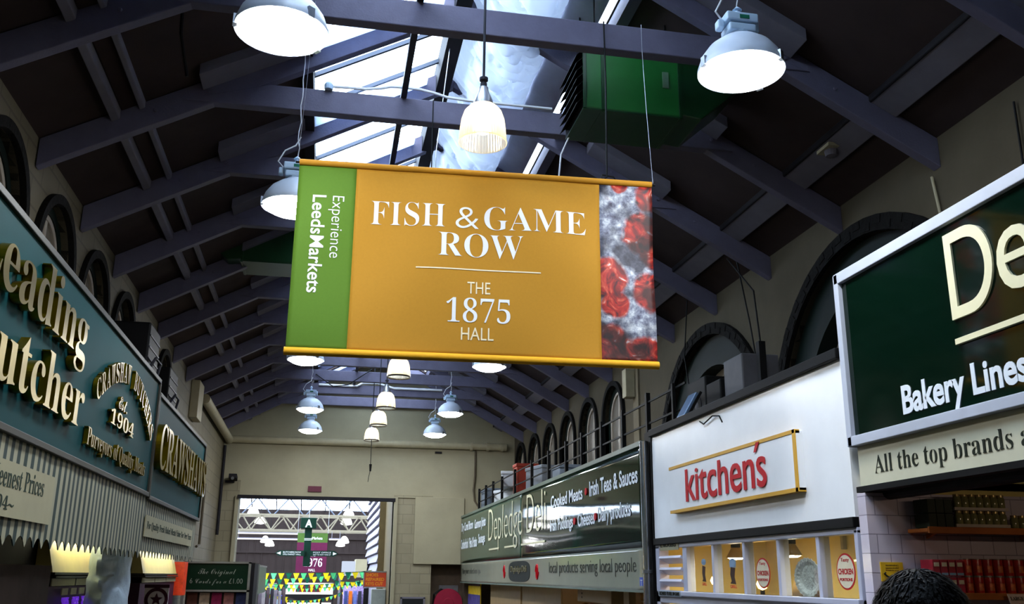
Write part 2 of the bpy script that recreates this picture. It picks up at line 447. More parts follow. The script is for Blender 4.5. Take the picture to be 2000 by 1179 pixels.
# trusses
def tarpmat():
    m = bpy.data.materials.new('white plastic sheeting'); m.use_nodes = True
    nt = m.node_tree; b = nt.nodes['Principled BSDF']; out = nt.nodes['Material Output']
    b.inputs['Base Color'].default_value = (.60, .65, .76, 1); b.inputs['Roughness'].default_value = .32
    tr = nt.nodes.new('ShaderNodeBsdfTranslucent'); tr.inputs[0].default_value = (.70, .78, .92, 1)
    mx = nt.nodes.new('ShaderNodeMixShader'); mx.inputs[0].default_value = .12
    nt.links.new(b.outputs[0], mx.inputs[1]); nt.links.new(tr.outputs[0], mx.inputs[2]); nt.links.new(mx.outputs[0], out.inputs[0])
    return m
M_tarp = tarpmat()
M_frost = tarpmat(); M_frost.name = 'frosted panel'
[n for n in M_frost.node_tree.nodes if n.type == 'MIX_SHADER'][0].inputs[0].default_value = .75
ti = 0
for k, y in enumerate(TY):
    if y < 2: continue
    lab = 'grey painted timber roof truss, the %s back from the camera%s' % (ORD[ti], {1: '', 2: ', carrying the banner wires', 3: ', with a white conduit', 13: ', nearest the end wall'}.get(ti, '')) \
        if ti else 'grey painted timber roof truss overhead, nearest the camera'
    t = thing('roof_truss', lab, 'truss', (CX, y, EAVE)); ti += 1
    for s in (-1, 1):
        xe, xi = CX + s * HALF, CX
        mb = MB(); mb.prism([(xe, y - .035, EAVE), (xi, y - .035, zl(CX)), (xi, y - .035, zl(CX) + .23), (xe, y - .035, EAVE + .24)], (0, .09, 0))
        for d in (1.7, 2.2, 2.6):      # bolt heads
            x = CX + s * d; mb.cyl((x, y - .05, zl(x) + .12), (x, y - .035, zl(x) + .12), .018, n=8)
        mb.build('rafter', M_timber, t, bevel=.006)
        xa, xb = CX + s * 1.43, CX + s * 2.25
        mb = MB(); mb.prism([(xa, y - .30, zb(xa) - .10), (xb, y - .30, zb(xb) - .10), (xb, y - .30, zb(xb)), (xa, y - .30, zb(xa))], (0, .262, 0))
        mb.build('soffit_board', M_white, t, bevel=.005, label='paler board fixed under the boarding beside the rafter')
    xa, xb = CX - .28, CX - 1.40
    mb = MB(); mb.prism([(xa, y - .30, zb(xa) - .10), (xb, y - .30, zb(xb) - .10), (xb, y - .30, zb(xb) - .09), (xa, y - .30, zb(xa) - .09)], (0, .262, 0))
    mb.build('soffit_panel', M_frost, t, label='pale translucent panel beside the rafter under the skylight')
    h = (5.49 - EAVE) / SL; h2 = (5.70 - EAVE) / SL
    mb = MB(); mb.prism([(CX - HALF + h - .25, y - .05, 5.49), (CX + HALF - h + .25, y - .05, 5.49), (CX + HALF - h2 - .05, y - .05, 5.70), (CX - HALF + h2 + .05, y - .05, 5.70)], (0, .10, 0))
    mb.build('collar_beam', M_timber, t, bevel=.008)
# ------------------------------------------------------------------ things hung from the roof
M_runner = mat('dark painted steel angle', '33343c', .5, vary=.1)
tag(MB().box(.42, .47, GY0, 21.6, 5.70, 5.76).build('runner_bar', M_runner), 'long dark steel runner bar lying along the tops of the collar beams', 'bar')

# sheet slung under the right-hand skylight
from mathutils import noise as N_
def tarp(u, v):
    y = GY0 + .1 + (20.9 - GY0) * v
    x = 1.00 + .76 * u
    sag = .36 * math.sin(math.pi * u) ** .55 + .03
    w = .10 * N_.noise(Vector((x * 2.2, y * 3.4, 0))) + .06 * N_.noise(Vector((x * 4 + y * 2.5, y * 5.5, 3.1)))
    q = 1 - abs(N_.noise(Vector((x * 5 + y * 3.5, y * 7 - x * 4, 1.7)))) * 2.2; w += .085 * max(0, q) ** 2
    edge = math.sin(math.pi * u) ** .5
    return Vector((x + .03 * N_.noise(Vector((u, y * 1.3, 9))), y, zb(x) - sag + w * edge - .02))
tag(MB().grid(tarp, 30, 900).build('plastic_sheet', M_tarp, smooth=True), 'crumpled white plastic sheet slung under the right slope of the skylight', 'sheet')
M_greysheet = mat('grey sheeting', 'a2a2ac', .6, vary=.12, scale=3, bump=.3, bscale=6)
mb = MB(); mb.grid(lambda u, v: Vector((1.72 + .33 * u, GY0 + .1 + (20.9 - GY0) * v, zb(1.72 + .33 * u) - .03 - .02 * math.sin(v * 190) * math.sin(3.1 * u))), 4, 200)
tag(mb.build('plastic_sheet', M_greysheet, smooth=True, thick=.01), 'grey border sheet between the white sheet and the thin bright skylight slit', 'sheet')

# unit heaters
M_heat = mat('green hammered enamel', '1f6a2c', .35, vary=.12, scale=4)
M_heatd = mat('dark green enamel', '123a1c', .3, vary=.12)
def heater(x, y, z, s, m, label):
    """cabinet with louvres at its inner end and a duct elbow rising into the roof; s = +1 outlet to the right"""
    t = thing('unit_heater', label, 'heater', (x, y, z))
    def P(a, b): return (x + s * a, y, z + b)
    mb = MB(); mb.prism([P(0.02, 0), P(.80, 0), P(.80, .52), P(0.02, .52)], (0, .56, 0)); mb.build('cabinet', m, t, bevel=.012)
    mb = MB(); mb.prism([P(.80, .02), P(.98, .0), P(1.32, .30), P(1.42, .52), P(.80, .50)], (0, .54, 0)); mb.build('duct_elbow', M_heatd, t, bevel=.01)
    mb = MB()
    for a in (.0, .15, .79): mb.prism([P(a, -.005), P(a + .025, -.005), P(a + .025, .525), P(a, .525)], (0, -.012, 0))
    mb.prism([P(.0, -.012), P(.82, -.012), P(.82, .0), P(.0, .0)], (0, .56, 0))
    for a in (.15, .79): mb.prism([P(a, -.02), P(a + .025, -.02), P(a + .025, -.01), P(a, -.01)], (0, .56, 0))
    mb.build('flange', M_heatd, t)
    mb = MB(); mb.prism([P(.0, .0), P(.02, .0), P(.02, .52), P(.0, .52)], (0, .56, 0)); mb.build('intake', M_black, t)
    mb = MB()
    for i in range(7):
        zz = .03 + i * .07
        mb.add([P(-.05, zz), P(.0, zz + .05), (x, y + .56, z + zz + .05), (x + s * -.05, y + .56, z + zz),
                P(-.05, zz + .006), P(.0, zz + .056), (x, y + .56, z + zz + .056), (x + s * -.05, y + .56, z + zz + .006)],
               [(0, 3, 2, 1), (4, 5, 6, 7), (0, 1, 5, 4), (1, 2, 6, 5), (2, 3, 7, 6), (3, 0, 4, 7)])
    mb.build('louvre', M_black, t)
    mb = MB(); mb.prism([P(.66, .24), P(.71, .24), P(.71, .38), P(.66, .38)], (0, -.008, 0)); mb.build('rating_plate', mat('dull plate', '5c7a60', .4), t)
    mb = MB()
    for a in (.12, .72):
        for b in (.06, .50): mb.cyl((x + s * a, y + b, z + .5), (x + s * a, y + b, zb(x + s * a) + .01), .008, n=6)
    mb.build('hanger_rods', M_black, t)
    return t
heater(1.78, 6.46, 5.27, 1, M_heat, 'green louvred unit heater hung under the right roof slope behind the front collar')
heater(-.40, 11.55, 5.48, -1, M_heatd, 'dark green unit heater hung under the left roof slope, half behind the banner')

# high bay lamps
M_dome = mat('pale blue grey enamel', 'c4cedc', .35, vary=.06)
M_gear = mat('blue grey gear housing', 'b4cce2', .4, vary=.06)
M_lens = emis('lit lamp lens', (.96, .985, 1.0), LAMP)
def high_bay(x, y, z, label):
    """z = height of the rim"""
    t = thing('high_bay_lamp', label, 'lamp', (x, y, z), 'high bay lamps in two rows')
    mb = MB(); mb.lathe([(.0, .215), (.075, .213), (.085, .195), (.13, .178), (.19, .13), (.232, .07), (.25, .015), (.256, .0), (.257, -.022), (.247, -.022), (.243, .015), (.22, .07), (.18, .12), (.12, .165), (.0, .185)], (x, y, z), 40)
    mb.build('dome', M_dome, t, smooth=True)
    mb = MB(); mb.lathe([(.243, -.012), (.225, -.034), (.185, -.058), (.14, -.074), (.08, -.083), (.0, -.086)], (x, y, z), 40)
    mb.build('lens', M_lens, t, smooth=True)
    mb = MB(); mb.box(x - .085, x + .085, y - .07, y + .07, z + .225, z + .275); mb.box(x - .10, x + .10, y - .075, y + .075, z + .285, z + .345)
    mb.lathe([(.06, .205), (.075, .23), (.05, .25)], (x, y, z), 16)
    mb.box(x - .14, x - .10, y - .03, y + .03, z + .25, z + .31); mb.box(x + .10, x + .125, y - .03, y + .03, z + .25, z + .33)
    g = mb.build('gear_housing', M_gear, t, bevel=.01)
    mb = MB(); mb.box(x - .02, x + .04, y - .078, y - .0745, z + .30, z + .325); mb.build('rating_label', mat('green label', '1e6a50', .5), g)
    mb = MB(); mb.cyl((x, y, z + .34), (x, y, z + .39), .018, n=10); mb.lathe([(.0, .39), (.03, .40), (.0, .43)], (x, y, z), 10); mb.build('hanger', M_gear, t)
    mb = MB(); top = zb(x) + .01; n = 14
    pts = [(x + .012 * math.sin(i * 1.9) * (1 - i / n), y + .01 * math.cos(i * 2.3) * (1 - i / n), z + .42 + (top - z - .42) * i / n) for i in range(n + 1)]
    mb.tube(pts, .004); mb.build('flex', M_wcable, t)
    mb = MB(); mb.tube([(x - .09, y, z + .30), (x - .15, y - .02, z + .36), (x - .10, y - .02, z + .46), (x - .02, y, z + .52), (x + .015, y, z + .60)], .006); mb.build('lead', M_wcable, t)
    for a in (.7, 3.3, 5.4):
        c = (x + .25 * math.cos(a), y + .25 * math.sin(a), z)
        mb = MB(); mb.obox(c, (math.cos(a), math.sin(a), 0), (-math.sin(a), math.cos(a), 0), (0, 0, 1), .012, .02, .03); mb.build('clip', M_steel, t)
    return t
LX, RX, LZ = -.40, 2.28, 4.66
high_bay(LX, 4.80, 4.66, 'large white high bay lamp glowing at the top left, nearest of the left row')
high_bay(LX, 7.35, 4.62, 'white high bay lamp half hidden by the green left end of the banner')
high_bay(LX, 13.3, 4.66, 'white high bay lamp just under the lower left corner of the banner')
high_bay(LX, 18.1, 4.76, 'upper of the two small left row lamps against the end wall')
high_bay(LX - .03, 21.0, 4.78, 'lower and farther of the two small left row lamps against the end wall')
high_bay(RX, 4.72, 4.68, 'large white high bay lamp in front of the green heater, nearest of the right row')
high_bay(RX, 13.75, 4.79, 'white high bay lamp just under the lower edge of the banner, right of its middle')
high_bay(RX, 18.3, 4.82, 'upper of the two small right row lamps against the end wall')
high_bay(RX, 21.0, 4.79, 'lower and farther of the two small right row lamps against the end wall')

# prismatic glass pendants on the centre line
def prismatic():
    m = bpy.data.materials.new('ribbed prismatic glass'); m.use_nodes = True
    nt = m.node_tree; nt.nodes.clear()
    out = nt.nodes.new('ShaderNodeOutputMaterial')
    tl = nt.nodes.new('ShaderNodeBsdfTranslucent'); tl.inputs[0].default_value = (.95, .88, .70, 1)
    gl = nt.nodes.new('ShaderNodeBsdfGlossy'); gl.inputs['Roughness'].default_value = .12; gl.inputs[0].default_value = (.9, .9, .9, 1)
    tp = nt.nodes.new('ShaderNodeBsdfTransparent'); tp.inputs[0].default_value = (1, .95, .85, 1)
    a = nt.nodes.new('ShaderNodeMixShader'); a.inputs[0].default_value = .18
    b = nt.nodes.new('ShaderNodeMixShader'); b.inputs[0].default_value = .12
    nt.links.new(tl.outputs[0], a.inputs[1]); nt.links.new(tp.outputs[0], a.inputs[2])
    nt.links.new(a.outputs[0], b.inputs[1]); nt.links.new(gl.outputs[0], b.inputs[2]); nt.links.new(b.outputs[0], out.inputs[0])
    return m
M_prism = prismatic()
M_bulb = emis('warm lamp bulb', (1.0, .84, .58), 17.0)
M_cap = mat('polished aluminium', 'a8aab0', .3, metal=.8, vary=.05)
M_band = mat('dark rim band', '2a241c', .5)
def pendant(x, y, z, label, band=True):
    """z = height of the glass rim"""
    t = thing('pendant_lamp', label, 'lamp', (x, y, z), 'prismatic glass pendants on the centre line')
    mb = MB(); mb.lathe([(.055, .262), (.085, .252), (.118, .215), (.136, .16), (.144, .10), (.149, .04), (.151, .0)], (x, y, z), 96, rib=.010)
    gl = mb.build('glass_shade', M_prism, t, smooth=False)
    mb = MB(); mb.lathe([(.151, -.004), (.156, 0), (.156, .016 if band else .006), (.151, .018 if band else .007)], (x, y, z), 48); mb.build('rim', M_band if band else M_prism, t)
    mb = MB(); mb.lathe([(.0, .39), (.03, .39), (.034, .36), (.05, .325), (.066, .275), (.07, .25), (.055, .245), (.0, .25)], (x, y, z), 24); mb.build('lamp_holder', M_cap, t, smooth=True)
    mb = MB(); mb.lathe([(.0, .21), (.03, .20), (.05, .15), (.055, .11), (.04, .075), (.0, .06)], (x, y, z), 20); mb.build('bulb', M_bulb, t, smooth=True)
    mb = MB(); mb.cyl((x, y, z + .385), (x, y, zb(x) - .2), .009, n=10); mb.cyl((x, y, z + .385), (x, y, z + .42), .022, n=12); mb.lathe([(.0, .435), (.028, .44), (.028, .46), (.0, .465)], (x, y, z), 12); mb.build('stem', M_runner, t)
    return t
pendant(.835, 5.43, 4.385, 'large ribbed glass pendant hanging in front of the banner top', False)
pendant(.83, 12.2, 4.23, 'ribbed glass pendant tucked against the lower edge of the banner')
pendant(.84, 15.0, 4.29, 'topmost and nearest of three small glass pendants in line below the banner')
pendant(.83, 16.95, 4.31, 'middle one of three small glass pendants in line below the banner')
pendant(.83, 19.4, 4.37, 'lowest and farthest of three small glass pendants in line below the banner')

# ------------------------------------------------------------------ the banner
BL, BR = Vector((-.305, 5.90, 0)), Vector((2.072, 5.78, 0))
BX = (BR - BL).normalized(); BN = BX.cross(Vector((0, 0, 1))); BW = (BR - BL).length
BZ0, BZ1 = 3.068, 4.368
def fold(a, z):
    """soft waves: cloth tightens towards the corners and sags in between"""
    u, v = a / BW, (z - BZ0) / (BZ1 - BZ0)
    e = 4 * v * (1 - v)
    return 1.8 * (.012 * math.sin(9 * (u - .5) * (1.25 - .75 * v) + 1.2) * (.35 + .65 * (1 - v)) * (.25 + .75 * e) +
            .010 * math.sin(13 * (u + .55 * v)) * e * max(0, u - .45) * 1.6 + .010 * math.sin(12 * (u - .6 * v)) * e * max(0, .5 - u) +
            .012 * math.sin(21 * u) * v * v * (1 - v) * 3)
def bpt(a, z, c=0.0): return BL + BX * a + Vector((0, 0, z)) + BN * (c + fold(a, z))
M_ban = mat('ochre printed cloth', 'b48226', .75, vary=.03, scale=60, spec=.2)
M_bgr = mat('green printed cloth', '567a24', .75, vary=.03, scale=60, spec=.2)
M_bwh = mat('white print', 'e6eaee', .7, vary=.02)
M_bcr = mat('pale cream print', 'efe2c0', .7, vary=.02)
def fishmat():
    m = bpy.data.materials.new('printed picture of fish on ice'); m.use_nodes = True
    nt = m.node_tree; b = nt.nodes['Principled BSDF']; b.inputs['Roughness'].default_value = .6
    tc = nt.nodes.new('ShaderNodeTexCoord'); mp = nt.nodes.new('ShaderNodeMapping'); nt.links.new(tc.outputs['Object'], mp.inputs[0])
    def ramp(src, stops):
        r = nt.nodes.new('ShaderNodeValToRGB'); e = r.color_ramp.elements
        while len(e) < len(stops): e.new(.5)
        for q, (p, c) in zip(e, stops): q.position = p; q.color = lin(c)
        nt.links.new(src, r.inputs[0]); return r.outputs[0]
    def mix(f, a, c, mode='MIX'):
        x = nt.nodes.new('ShaderNodeMixRGB'); x.blend_type = mode
        if isinstance(f, float): x.inputs[0].default_value = f
        else: nt.links.new(f, x.inputs[0])
        nt.links.new(a, x.inputs[1]); nt.links.new(c, x.inputs[2]); return x.outputs[0]
    wv = nt.nodes.new('ShaderNodeTexNoise'); wv.inputs['Scale'].default_value = 17; wv.inputs['Detail'].default_value = 8; wv.inputs['Roughness'].default_value = .7; nt.links.new(mp.outputs[0], wv.inputs['Vector'])
    ice0 = ramp(wv.outputs['Fac'], [(.32, '3c3a54'), (.46, '8c92a6'), (.56, 'c4ccd6'), (.66, 'f4f8fa')])
    vo = nt.nodes.new('ShaderNodeTexVoronoi'); vo.feature = 'SMOOTH_F1'; vo.inputs['Scale'].default_value = 24; nt.links.new(mp.outputs[0], vo.inputs['Vector'])
    ice = mix(.45, ice0, ramp(vo.outputs['Distance'], [(.0, 'ffffff'), (.6, '70748a')]), 'MULTIPLY')
    n1 = nt.nodes.new('ShaderNodeTexNoise'); n1.inputs['Scale'].default_value = 8; n1.inputs['Detail'].default_value = 4; n1.inputs['Distortion'].default_value = 2.2
    nt.links.new(mp.outputs[0], n1.inputs['Vector'])
    flesh = ramp(n1.outputs['Fac'], [(.30, '20121e'), (.42, '6a1414'), (.54, 'a82218'), (.64, 'c4553e'), (.72, 'f0dcd8')])
    def rosy(p):
        return p
    # fish bodies: soft blobs of the picture, fixed to the print
    tot = None
    n2 = nt.nodes.new('ShaderNodeTexNoise'); n2.inputs['Scale'].default_value = 8; n2.inputs['Detail'].default_value = 5; nt.links.new(mp.outputs[0], n2.inputs['Vector'])
    for (px, pz, r) in ((.36, 1.19, .12), (.30, .93, .15), (.40, .78, .13), (.05, .60, .15), (.36, .52, .15), (.10, .42, .10), (.05, .12, .17), (.30, .06, .15), (.14, 1.27, .06)):
        d = nt.nodes.new('ShaderNodeVectorMath'); d.operation = 'DISTANCE'
        d.inputs[1].default_value = tuple(BL + BX * (2.01 + px) + Vector((0, 0, BZ0 + pz)) - (BL + Vector((0, 0, BZ0))))
        nt.links.new(mp.outputs[0], d.inputs[0])
        k = nt.nodes.new('ShaderNodeMapRange'); k.inputs[1].default_value = r * .55; k.inputs[2].default_value = r * 1.15; k.inputs[3].default_value = 1; k.inputs[4].default_value = 0
        nt.links.new(d.outputs['Value'], k.inputs[0])
        if tot is None: tot = k.outputs[0]
        else:
            q = nt.nodes.new('ShaderNodeMath'); q.operation = 'MAXIMUM'; nt.links.new(tot, q.inputs[0]); nt.links.new(k.outputs[0], q.inputs[1]); tot = q.outputs[0]
    ad = nt.nodes.new('ShaderNodeMath'); ad.operation = 'ADD'; nt.links.new(tot, ad.inputs[0]); nt.links.new(n2.outputs['Fac'], ad.inputs[1])
    msk = ramp(ad.outputs[0], [(.68, (0, 0, 0)), (1.02, (1, 1, 1))])
    col = mix(msk, ice, flesh)
    n3 = nt.nodes.new('ShaderNodeTexNoise'); n3.inputs['Scale'].default_value = 4.5; nt.links.new(mp.outputs[0], n3.inputs['Vector'])
    shade = ramp(n3.outputs['Fac'], [(.43, '2c2644'), (.54, 'ffffff')])
    nt.links.new(mix(.9, col, shade, 'MULTIPLY'), b.inputs['Base Color'])
    return m
ban = thing('hanging_banner', 'ochre cloth banner reading fish and game row, hung on wires across the hall', 'banner', tuple(BL + Vector((0, 0, BZ0))))
GW, PW0 = .374, 2.012
def cloth(a0, a1, name, m, label=None):
    mb = MB(); nu = max(4, int((a1 - a0) / .03))
    mb.grid(lambda u, v: bpt(a0 + (a1 - a0) * u, BZ0 + .03 + (BZ1 - BZ0 - .06) * v), nu, 40)
    return mb.build(name, m, ban, label, smooth=True, thick=.002)
cloth(0, GW, 'green_panel', M_bgr, 'green end panel of the banner')
cloth(GW, PW0, 'main_panel', M_ban)
cloth(PW0, BW, 'fish_picture', fishmat(), 'printed picture of red fish on crushed ice')
def hem(z, r, m, name, e):
    mb = MB(); p0 = BL + BX * -e + Vector((0, 0, z)); p1 = BL + BX * (BW + e) + Vector((0, 0, z)); mb.cyl(p0, p1, r, n=16); return mb.build(name, m, ban, smooth=True)
hem(BZ1 - .012, .022, mat('ochre hem', 'b98222', .7, spec=.2, vary=.03), 'top_hem', .0)
hem(BZ0 + .016, .026, mat('ochre hem painted lit', 'e0a524', .7, spec=.2, vary=.03), 'bottom_hem', .008)  # brighter copy of the hem ochre, light on the bottom hem put into colour
hem(BZ1 - .012, .008, M_black, 'top_pole', .025)
def btext(s, m, a, z, w, h, style='serif', off=-.0125, **k):
    def warp(x, y, c): return bpt(a + x, z + y, .003 + c)
    return lettering(s, m, ban, (0, 0, 0), (1, 0, 0), (0, 0, 1), w, h, style, off, .001, warp=warp, **k)
ox = .305
btext('FISH', M_bwh, .480, 3.955, .485, .165); btext('&', M_bwh, 1.035, 3.957, .155, .150, 'sans', -.014); btext('GAME', M_bwh, 1.225, 3.957, .69, .165)
btext('ROW', M_bwh, .925, 3.758, .56, .165)
btext('THE', M_bcr, 1.122, 3.508, .150, .080, 'sans', 0)
btext('1875', M_bwh, .990, 3.315, .415, .165)
btext('HALL', M_bcr, 1.088, 3.200, .210, .082, 'sans', 0)
mb = MB(); mb.grid(lambda u, v: bpt(.785 + .82 * u, 3.668 + .008 * v, .004), 30, 1); mb.build('rule', M_bcr, ban)
def vtext(s, m, a0, ztop, length, h, off):
    """reads downwards: text x runs along -z, text y along -BX ... the tops of the letters face right"""
    def warp(x, y, c): return bpt(a0 + y, ztop - x, .003 + c)
    return lettering(s, m, ban, (0, 0, 0), (1, 0, 0), (0, 0, 1), length, h, 'sans', off, .001, warp=warp)
vtext('Experience', M_bwh, .205, 4.130, .42, .098, -.008)
vtext('LeedsMarkets', M_bwh, .100, 4.130, .66, .088, .013)
# hanging wires of the banner
M_wire = mat('steel wire', 'b8bcc4', .35, metal=.8, vary=0)
def wire(pts, label, r=.003, m=M_wire, name='hanging_wire', cat='wire'):
    return tag(MB().tube(pts, r, 6).build(name, m), label, cat)
wl0 = BL + BX * -.012 + Vector((0, 0, BZ1))
wire([wl0, (-.300, 5.93, 4.95), (-.285, 5.945, 5.50), (-.285, 5.945, 5.72)], 'thin steel wire holding the left top corner of the banner', .0018)
wr0 = BL + BX * (BW + .012) + Vector((0, 0, BZ1))
wire([wr0, (2.09, 5.88, 5.0), (2.095, 5.945, 5.50), (2.095, 5.945, 5.72)], 'thin steel wire holding the right top corner of the banner', .0018)
wire([(1.80, 5.93, 5.70), (1.803, 5.92, 5.2), (1.795, 5.91, 4.52), (1.79, 5.9, 4.44), (1.74, 5.9, 4.40), (1.76, 5.91, 4.46), (1.85, 5.93, 4.46), (1.88, 5.93, 4.41), (1.87, 5.93, 4.36)], 'black cable dropping from the front collar to a loop behind the banner top', .006, M_black, 'cable', 'cable')
wire([(1.80, 6.98, 5.27), (1.73, 6.98, 5.10), (1.70, 6.95, 4.85), (1.69, 6.95, 4.5)], 'short white cable hanging under the green heater', .007, M_wcable, 'cable', 'cable')
wire([(.70, 7.40, 5.70), (.705, 7.39, 5.0), (.71, 7.39, 4.3)], 'thin black cable dropping behind the middle of the banner', .005, M_black, 'cable', 'cable')
wire([(.90, 8.0, 6.62), (.80, 8.0, 5.5), (.79, 8.0, 4.6)], 'thin pale wire dropping beside the ridge board', .004, M_wire, 'hanging_wire', 'wire')
wire([(-1.24, 6.36, 5.72), (-1.235, 6.4, 5.5), (-1.215, 6.6, 5.35), (-1.2, 6.62, 5.28)], 'black rod hanging from the roof boarding left of the nearest lamp', .013, M_black, 'hanging_rod', 'rod')
# conduit on the second collar
wire([(-.20, 7.40, 5.735), (0, 7.385, 5.735), (.12, 7.385, 5.735), (.25, 7.385, 5.76), (.33, 7.385, 5.785), (.45, 7.385, 5.79), (.58, 7.385, 5.785), (.70, 7.385, 5.765), (.82, 7.385, 5.735), (1.0, 7.385, 5.725), (1.75, 7.385, 5.725)],
     'white conduit clipped along the top of the second collar with a hump in it', .012, M_wcable, 'conduit', 'conduit')
tag(MB().lathe([(0, 0), (.035, 0), (.04, .04), (.03, .06), (0, .06)], (-.19, 7.39, 5.70), 12).build('junction_box', M_gear), 'small round junction box at the left end of the white conduit', 'junction box')
# tube conduit on the far collars
yk = TY[13]
# ------------------------------------------------------------------ left-hand butchers' stalls
SXL = -1.6
M_teal = mat('teal satin enamel', '123c3f', .55, vary=.05, scale=2, spec=.03)
M_tealf = mat('dark bronze frame', '3a342c', .4, vary=.1)
M_gold = mat('polished gold letters', '84700e', .28, metal=.9, vary=.06)
M_alu = mat('aluminium edge', '35342f', .5, metal=.3, vary=.06)
UY, UZ = (0, 1, 0), (0, 0, 1)
def gold(s, par, y, z, w, h, style='serif', off=0.0, depth=.045, bev=.009):
    return lettering(s, M_gold, par, (SXL + .004, y, z), UY, UZ, w, h, style, off, depth, bevel=bev)
def lfascia(y0, y1, z0, z1, name, label):
    t = thing(name, label, 'shop sign', (SXL, (y0 + y1) / 2, z0))
    MB().box(SXL - .08, SXL, y0, y1, z0, z1).build('panel', M_teal, t)
    mb = MB(); w = .03
    mb.box(SXL - .085, SXL + .02, y0, y1, z1 - w, z1 + .01); mb.box(SXL - .085, SXL + .02, y0, y1, z0 - .01, z0 + w)
    mb.box(SXL - .085, SXL + .02, y0, y0 + w, z0, z1); mb.box(SXL - .085, SXL + .02, y1 - w, y1, z0, z1)
    mb.build('frame', M_alu, t, bevel=.005)
    return t
s1 = lfascia(2.2, 9.24, 2.43, 3.49, 'butcher_fascia_sign', 'large teal fascia with two lines of big gold letters on the left')
gold('Leading', s1, 4.22, 2.945, 2.06, .435, off=-.004)
gold('Butcher', s1, 4.30, 2.625, 2.10, .315, off=-.004)
# arched name, emblem and motto
def arctext(s, par, yc, zc, rad, a0, a1, h):
    n = len(s)
    for i, ch in enumerate(s):
        if ch == ' ': continue
        a = a0 + (a1 - a0) * (i + .5) / n
        up = Vector((0, math.sin(a), math.cos(a))); ux = Vector((0, math.cos(a), -math.sin(a)))
        wd = (a1 - a0) * rad / n * (.55 if ch in 'I' else .86)
        yield ch, Vector((SXL + .004, yc, zc)) + up * rad - ux * wd / 2, ux, up, wd
vs_, fs_ = [], []
for ch, o, ux, up, wd in arctext('CRAWSHAW BUTCHERS', s1, 7.86, 1.15, 2.02, -.56, .56, .15):
    g, f = glyphs(ch, 'serif', .004, .05)
    x0 = min(v.x for v in g); x1 = max(v.x for v in g); y0 = min(v.y for v in g); y1 = max(v.y for v in g)
    k = len(vs_)
    vs_ += [o + ux * (v.x - x0) / (x1 - x0) * wd + up * (v.y - y0) / (y1 - y0) * .15 + Vector((.03 if v.z > 0 else 0, 0, 0)) for v in g]
    fs_ += [tuple(i + k for i in q) for q in f]
mb = MB(); mb.add(vs_, fs_); mb.build('arched_lettering', M_gold, s1, bevel=.003)
gold('Est.', s1, 7.50, 2.945, .32, .10, 'script', depth=.025, bev=.002)
gold('1904', s1, 7.26, 2.80, .88, .115, depth=.03, bev=.003)
gold('Purveyors of Quality Meats', s1, 6.66, 2.53, 2.15, .155, depth=.03, bev=.003)
s2 = lfascia(9.26, 13.03, 2.41, 3.38, 'butcher_fascia_sign', 'smaller teal fascia with one line of tall gold capitals')
gold('CRAWSHAWS', s2, 9.30, 2.69, 3.62, .43, off=.004, depth=.06)
mb = MB(); mb.box(SXL - .7, SXL - .08, 2.2, 13.03, 2.40, 2.46)
tag(mb.build('stall_roof', M_dark), 'dark flat roof behind the two teal fascias', 'roof')

# striped scalloped valance
def stripes():
    m = bpy.data.materials.new('striped awning cloth'); m.use_nodes = True
    nt = m.node_tree; b = nt.nodes['Principled BSDF']; b.inputs['Roughness'].default_value = .7
    g = nt.nodes.new('ShaderNodeNewGeometry'); sp = nt.nodes.new('ShaderNodeSeparateXYZ'); nt.links.new(g.outputs['Position'], sp.inputs[0])
    mu = nt.nodes.new('ShaderNodeMath'); mu.operation = 'DIVIDE'; mu.inputs[1].default_value = .118; nt.links.new(sp.outputs['Y'], mu.inputs[0])
    fr = nt.nodes.new('ShaderNodeMath'); fr.operation = 'FRACT'; nt.links.new(mu.outputs[0], fr.inputs[0])
    r = nt.nodes.new('ShaderNodeValToRGB'); r.color_ramp.interpolation = 'CONSTANT'
    r.color_ramp.elements[0].color = lin('0e2824'); r.color_ramp.elements[1].color = lin('8e8c74'); r.color_ramp.elements[1].position = .47
    nt.links.new(fr.outputs[0], r.inputs[0]); nt.links.new(r.outputs[0], b.inputs['Base Color'])
    return m
M_stripe = stripes(); M_vpanel = mat('cream sign cloth', '989378', .7, vary=.05); M_ink = mat('dark green ink', '26352c', .7, vary=.05)
def valance(y0, y1, x, zt, zb_, pitch, label):
    t = thing('awning_valance', label, 'valance', (x, (y0 + y1) / 2, zb_))
    mb = MB(); n = int((y1 - y0) / pitch * 14); vs = []; fs = []
    for i in range(n + 1):
        y = y0 + (y1 - y0) * i / n
        zz = zb_ + .065 * abs(math.sin(math.pi * (y - y0) / pitch)) ** .8
        xx = x + .003 * math.sin(y * 9)
        vs += [(xx, y, zt), (xx, y, zz)]
    fs = [(2 * i, 2 * i + 1, 2 * i + 3, 2 * i + 2) for i in range(n)]
    mb.add(vs, fs); mb.build('cloth', M_stripe, t, thick=.006)
    return t
v1 = valance(2.2, 9.24, SXL - .01, 2.42, 1.875, .178, 'striped scalloped valance below the nearer teal fascia')
MB().box(SXL + .004, SXL + .010, 3.1, 6.14, 2.02, 2.295).build('sign_panel', M_vpanel, v1, 'cream lettered panel on the stripes')
lettering('Keenest Prices', M_ink, v1, (SXL + .010, 5.02, 2.165), UY, UZ, .90, .105, 'serif', -.004, .002)
lettering('~1904~', M_ink, v1, (SXL + .010, 4.86, 2.055), UY, UZ, .56, .07, 'serif', -.004, .002)
v2 = valance(9.26, 13.02, SXL - .02, 2.40, 1.89, .178, 'grey striped valance below the farther teal fascia')
MB().box(SXL - .004, SXL + .006, 9.0 + .3, 12.55, 2.075, 2.265).build('sign_panel', M_vpanel, v2, 'cream lettered panel on the stripes')
